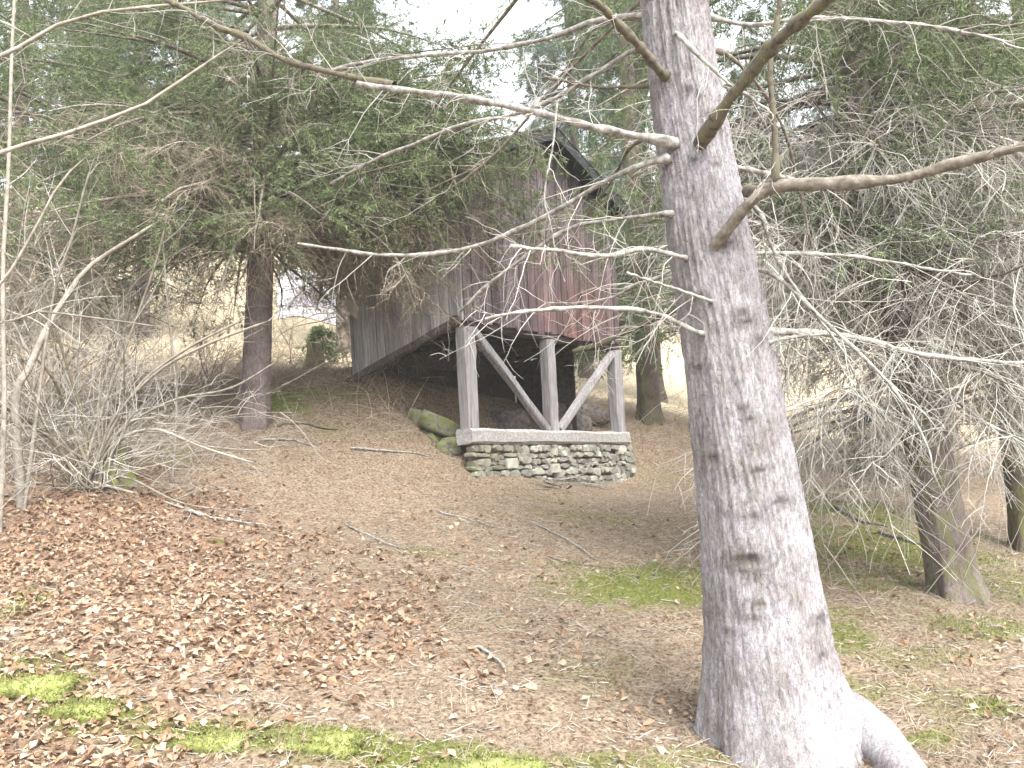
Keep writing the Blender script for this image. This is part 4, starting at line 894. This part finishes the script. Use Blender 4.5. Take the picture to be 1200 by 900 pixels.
f = foot_at(-60, 600, 6.2); t = thing('bare_sapling', 'bare tree outside the left edge sending long pale branches across the upper left', 'sapling', f)
shoots(t, [([(-60, 400), (-50, 220), (0, 178), (50, 166), (100, 148), (165, 125), (230, 82), (290, 42)], 12, 3.5, .5, 'shoot'), ([(-65, 400), (-60, 120), (0, 70), (32, 50), (65, 30), (130, 12), (215, 5), (285, -2)], 12, 3.5, .3, 'shoot'), ([(-60, 450), (-40, 360), (0, 335), (40, 270), (70, 215), (105, 180)], 8, 3, .2, 'shoot'), ([(-60, 300), (-40, 40), (0, 26), (40, 45)], 8, 3, -.3, 'shoot'), ([(-60, 460), (-30, 390), (30, 372), (45, 365), (130, 375), (200, 385)], 6, 2, .4, 'shoot')], 6.2, None, 67, 10, f)
for k, (px, py, d, n, L, lab) in enumerate([(40, 520, 9.8, 26, 2.6, 'tall bare bush of many thin stems just behind the leaning pale pole'), (165, 485, 11.2, 14, 1.7, 'brownish bare bush on the bank between the shoot fan and the brown trunk'), (235, 470, 12.2, 10, 1.2, 'low tangle of bare stems left of the brown trunk foot'),
                                       (-30, 560, 8.4, 24, 2.6, 'bare bush cut by the left edge of the view'), (1050, 545, 12.4, 18, 1.3, 'bare bush below the twig curtain on the right slope')]):
    shrub_fan('bare_bush', lab, 'bush', px, py, d, n, L, 70 + k, ['shoot_dark', 'shoot', 'limb_brown'], (.5, 1.4), (0, 6.28), .07, .22, .008, .02, 8)

# ------------------------------------------------------------------ litter
def ground_samples(n, x0, x1, y0, y1, fn, r, falloff=1.2):
    """points on the ground, denser nearby, kept with probability fn(x, y)"""
    y = (y0 ** (-falloff + 1) + r.random(n) * (y1 ** (-falloff + 1) - y0 ** (-falloff + 1))) ** (1 / (-falloff + 1)); x = r.uniform(x0, x1, n) 
    k = r.random(n) < fn(x, y); x, y = x[k], y[k]
    return np.stack([x, y, gz(x, y)], 1)
def outside_hut(x, y):
    u, v = to_hut(x, y); return ~((u > -.1) & (u < HW + .2) & (v > -.2) & (v < HDp))
def leaves(name, pts, size, mat, r):
    n = len(pts); sz = size * r.uniform(.45, 1.55, n)
    nz = nrm(r.normal(size=(n, 3)) * .7 + [0, 0, 1]); a = nrm(np.cross(nz, r.normal(size=(n, 3)))); b_ = np.cross(nz, a)
    ln, wd, cu = sz[:, None], (sz * r.uniform(.45, .85, n))[:, None], (sz * r.uniform(-.25, .45, n))[:, None]
    p = pts + nz * (.012 + .012 * r.random(n))[:, None]
    V = np.stack([p - a * ln * .5, p - a * ln * .1 + b_ * wd * .5 + nz * cu, p + a * ln * .5 + nz * cu * .3, p - a * ln * .1 - b_ * wd * .5 + nz * cu, p + nz * 0.0], 1)
    i = (np.arange(n) * 5)[:, None]
    T = np.concatenate([i + np.array([[0, 4, 1]]), i + np.array([[1, 4, 2]]), i + np.array([[2, 4, 3]]), i + np.array([[3, 4, 0]])])
    return obj(name, (V.reshape(-1, 3), T), MAT[mat], kind='stuff', smooth=False)
r = np.random.default_rng(90)
lp = ground_samples(130000, -7, 5, 2.9, 12, lambda x, y: np.clip(patch(x, y, LEAFP) * (.85 + 1.5 * fbm(x * 2.2, y * 2.2, 71)) + .05 + .2 * fbm(x * 1.2, y * 1.2, 77), 0, 1) * outside_hut(x, y) * np.clip((13 - y) / 6, .15, 1), r)
o = leaves('leaf_litter', lp, .046, 'leaf', r); o['label'] = 'orange brown fallen leaves lying thickest on the left'
# needles, chips and short twigs
sp_ = ground_samples(42000, -7, 6, 2.9, 15, lambda x, y: (.55 + .5 * fbm(x * 1.5, y * 1.5, 55)) * outside_hut(x, y), r)
n = len(sp_); az = r.uniform(0, 6.28, n); D = np.stack([np.cos(az), np.sin(az), r.normal(size=n) * .22 + .05], 1)
tw = grow(sp_ + [0, 0, .008], D, .03 + .13 * r.random(n) ** 2.5, 3, .02, .16, r)
k = r.random(n) < .5
o = obj('twig_litter', tubes(tw[k], .0028, .0012, 3), MAT['twig_pale'], kind='stuff'); o['label'] = 'pale short twigs strewn over the forest floor'
o = obj('twig_litter', tubes(tw[~k], .0028, .0012, 3), MAT['twig_brown'], kind='stuff'); o['label'] = 'brown short twigs strewn over the forest floor'
# dry grass
gp = ground_samples(17000, -7, 6, 3.0, 22, lambda x, y: np.clip(.42 - .35 * patch(x, y, LEAFP) + 1.5 * fbm(x * .9, y * .9, 66), 0, 1) * outside_hut(x, y), r, 1.05)
idx = np.repeat(np.arange(len(gp)), 7); n = len(idx); P0 = gp[idx] + np.stack([r.normal(size=n) * .035, r.normal(size=n) * .035, 0 * idx - .005], 1)
D = np.stack([r.normal(size=n) * .8, r.normal(size=n) * .8, .5 + .5 * r.random(n)], 1)
o = obj('dry_grass', tubes(grow(P0, D, r.uniform(.04, .17, n), 5, .2, .1, r), .0017, .0007, 3), MAT['straw'], kind='stuff'); o['label'] = 'thin dry straw blades in loose tufts on the slope'
# moss
mp_ = ground_samples(300000, -6, 5.5, 2.9, 13, lambda x, y: np.clip(patch(x, y, MOSS) * 1.25 - .35 + .9 * fbm(x * 7, y * 7, 21), 0, 1), r)
def blades(pts, h, wd, r):
    n = len(pts); d = nrm(r.normal(size=(n, 3)) * .6 + [0, 0, .8]); s = nrm(np.cross(d, r.normal(size=(n, 3)))) * wd * .5; hh = (h * r.uniform(.5, 1.3, n))[:, None]
    return np.stack([pts - s, pts + s, pts + d * hh], 1).reshape(-1, 3), np.arange(3 * n).reshape(-1, 3)
o = obj('moss_carpet', blades(mp_, .022, .009, r), MAT['moss'], kind='stuff', smooth=False); o['label'] = 'yellow green moss growing in patches on the forest floor'
# brushwood on the banks behind
bp = ground_samples(7000, -11, 10, 9.5, 19, lambda x, y: np.clip(np.where(x < -1.2, .75, .35) + 1.2 * fbm(x * .6, y * .6, 88), 0, 1) * outside_hut(x, y) * np.where(x < -1.2, (y > 11.3 - .25 * (x + 3.2)), y > 14.5), r, 1.05)
n = len(bp); az = r.uniform(0, 6.28, n); el = r.uniform(.1, 1.2, n)
S = grow(bp, np.stack([np.cos(az) * np.cos(el), np.sin(az) * np.cos(el), np.sin(el)], 1), r.uniform(.25, 1.0, n), 8, .07, .10, r)
p, d, _, _ = spawn(S, 2, .2, 1, 1, .8, r); S2 = grow(p, d, r.uniform(.1, .4, len(p)), 5, .03, .12, r)
o = obj('undergrowth', join([tubes(S, .0045, .0018, 3), tubes(S2, .0022, .001, 3)]), MAT['straw_bank'], kind='stuff'); o['label'] = 'brown tangled dry undergrowth covering the bank behind'
# fallen sticks
def stick(label, pts, w_, mat, name='fallen_stick', cat='stick', lift=.012):
    q = np.array([gpt(x, y) for x, y in pts]); dpt = ((q[0] - EYE) @ _f); rad = w_ * .72 / 2 / F * dpt
    q = polyline(q, 14) + np.cumsum(rng.normal(size=(14, 3)) * [.012, .012, 0], 0); q[:, 2] = np.maximum(q[:, 2], gz(q[:, 0], q[:, 1])) + rad * .7 + lift * r.random(14)
    V, Q = tubesR((q - q[0])[None], np.concatenate([[.001], np.linspace(rad, rad * .55, 12), [.001]])[None], 6)
    o = obj(name, (V + q[0], Q), MAT[mat], None, q[0]); return tag(o, label, cat, 'dead sticks lying on the slope')
for a in [('long pale stick lying on the slope left of the stone footing', [(408, 527), (450, 535), (497, 541)], 4, 'limb_pale'), ('crooked pale stick under the leaf covered slope left of the middle', [(405, 617), (440, 636), (475, 654)], 4, 'limb_pale'), ('short thick stick lying diagonally low on the bare slope', [(556, 763), (572, 777), (588, 792)], 6, 'limb_pale'),
          ('forked looking stick on the needle litter below the stone footing', [(620, 612), (660, 632), (700, 662)], 3.5, 'limb_pale'), ('thin stick crossing the large moss patch', [(640, 652), (690, 664), (740, 668)], 3, 'limb_brown'), ('pale stick lying at the foot of the brown trunk', [(295, 523), (330, 521), (372, 526)], 4, 'limb_pale'),
          ('bleached stick on the red brown litter right of the shoot fan', [(212, 600), (250, 612), (310, 622)], 4, 'limb_pale'), ('dark fallen branch in the moss on the right slope', [(975, 596), (1010, 612), (1045, 622)], 8, 'limb_brown'), ('dark fallen branch just above the right trunk foot', [(1030, 628), (1070, 640), (1100, 646)], 8, 'limb_brown'), ('thin dark branch highest in the moss of the right slope', [(955, 575), (985, 588), (1010, 592)], 5, 'limb_brown'),
          ('thin stick in the needle litter under the left brace', [(510, 600), (545, 612), (590, 622)], 3, 'limb_pale'), ('mossy branch lying right of the brown trunk foot', [(322, 505), (350, 500), (400, 505)], 6, 'limb_mossy')]:
    stick(*a)
# brushwood heap against the footing
f = gpt(672, 572); t = thing('brushwood_heap', 'small heap of pale sticks piled against the foot of the stone footing', 'sticks', f)
for k in range(22):
    c = gpt(672 + r.normal() * 22, 570 + r.normal() * 4) + [0, 0, .03 + .05 * r.random()]; az = HD * 0 + r.normal() * .35 + .75; d = np.array([math.sin(az), math.cos(az) * .9, r.normal() * .1]); ln = r.uniform(.15, .45)
    q = grow([c - d * ln], [d], ln * 2, 8, .01, .06, r); V, Q = tubes(q, .012 * r.uniform(.4, 1.2), .003, 5); obj('stick', (V, Q), MAT['limb_pale' if k % 3 else 'limb_brown'], t)
# moss tufts on the terrace stones
for o in list(bpy.data.objects):
    if o.name.startswith('terrace_stone') and o.data.materials[0] == MAT['moss']:
        me = o.data; nv = len(me.polygons); c = np.empty(nv * 3); me.polygons.foreach_get('center', c); c = c.reshape(-1, 3); nn = np.empty(nv * 3); me.polygons.foreach_get('normal', nn); nn = nn.reshape(-1, 3)
        k = np.repeat(np.arange(nv), 14); c = c[k] + r.normal(size=(len(k), 3)) * .012; nn = nn[k]; s = nn[:, 2] > -.1; c, nn = c[s], nn[s]; d = nrm(nn + r.normal(size=c.shape) * .5); sd_ = nrm(np.cross(d, r.normal(size=c.shape))) * .004
        V = np.stack([c - sd_, c + sd_, c + d * r.uniform(.008, .024, (len(c), 1))], 1).reshape(-1, 3)
        obj('moss_tufts', mesh_np('moss_tufts', V, np.arange(len(V)).reshape(-1, 3), False), MAT['moss'], o, np.zeros(3), kind='stuff')

# ------------------------------------------------------------------ the veil of damp air
hm = bpy.data.materials.new('damp_air'); hm.use_nodes = True; hn = hm.node_tree.nodes; hn.remove(hn['Principled BSDF'])
pv = hn.new('ShaderNodeVolumePrincipled'); pv.inputs['Color'].default_value = (0.92, 0.95, 0.96, 1); pv.inputs['Density'].default_value = 0.0018; pv.inputs['Anisotropy'].default_value = 0.2
hm.node_tree.links.new(pv.outputs[0], hn['Material Output'].inputs['Volume'])
bpy.context.view_layer.update()
zs_ = [(o.matrix_world @ Vector(c)).z for o in bpy.data.objects if o.type == 'MESH' for c in o.bound_box]
z0_, z1_ = min(zs_) - 1.0, max(zs_) + 1.0
V = np.array([[x, y, z] for z in (z0_, z1_) for x, y in ((-104, -24), (104, -24), (104, 134), (-104, 134))], float)
hz = obj('haze', (V, np.array([[3, 2, 1, 0], [4, 5, 6, 7], [0, 1, 5, 4], [1, 2, 6, 5], [2, 3, 7, 6], [3, 0, 4, 7]])), hm, kind='stuff', smooth=False)
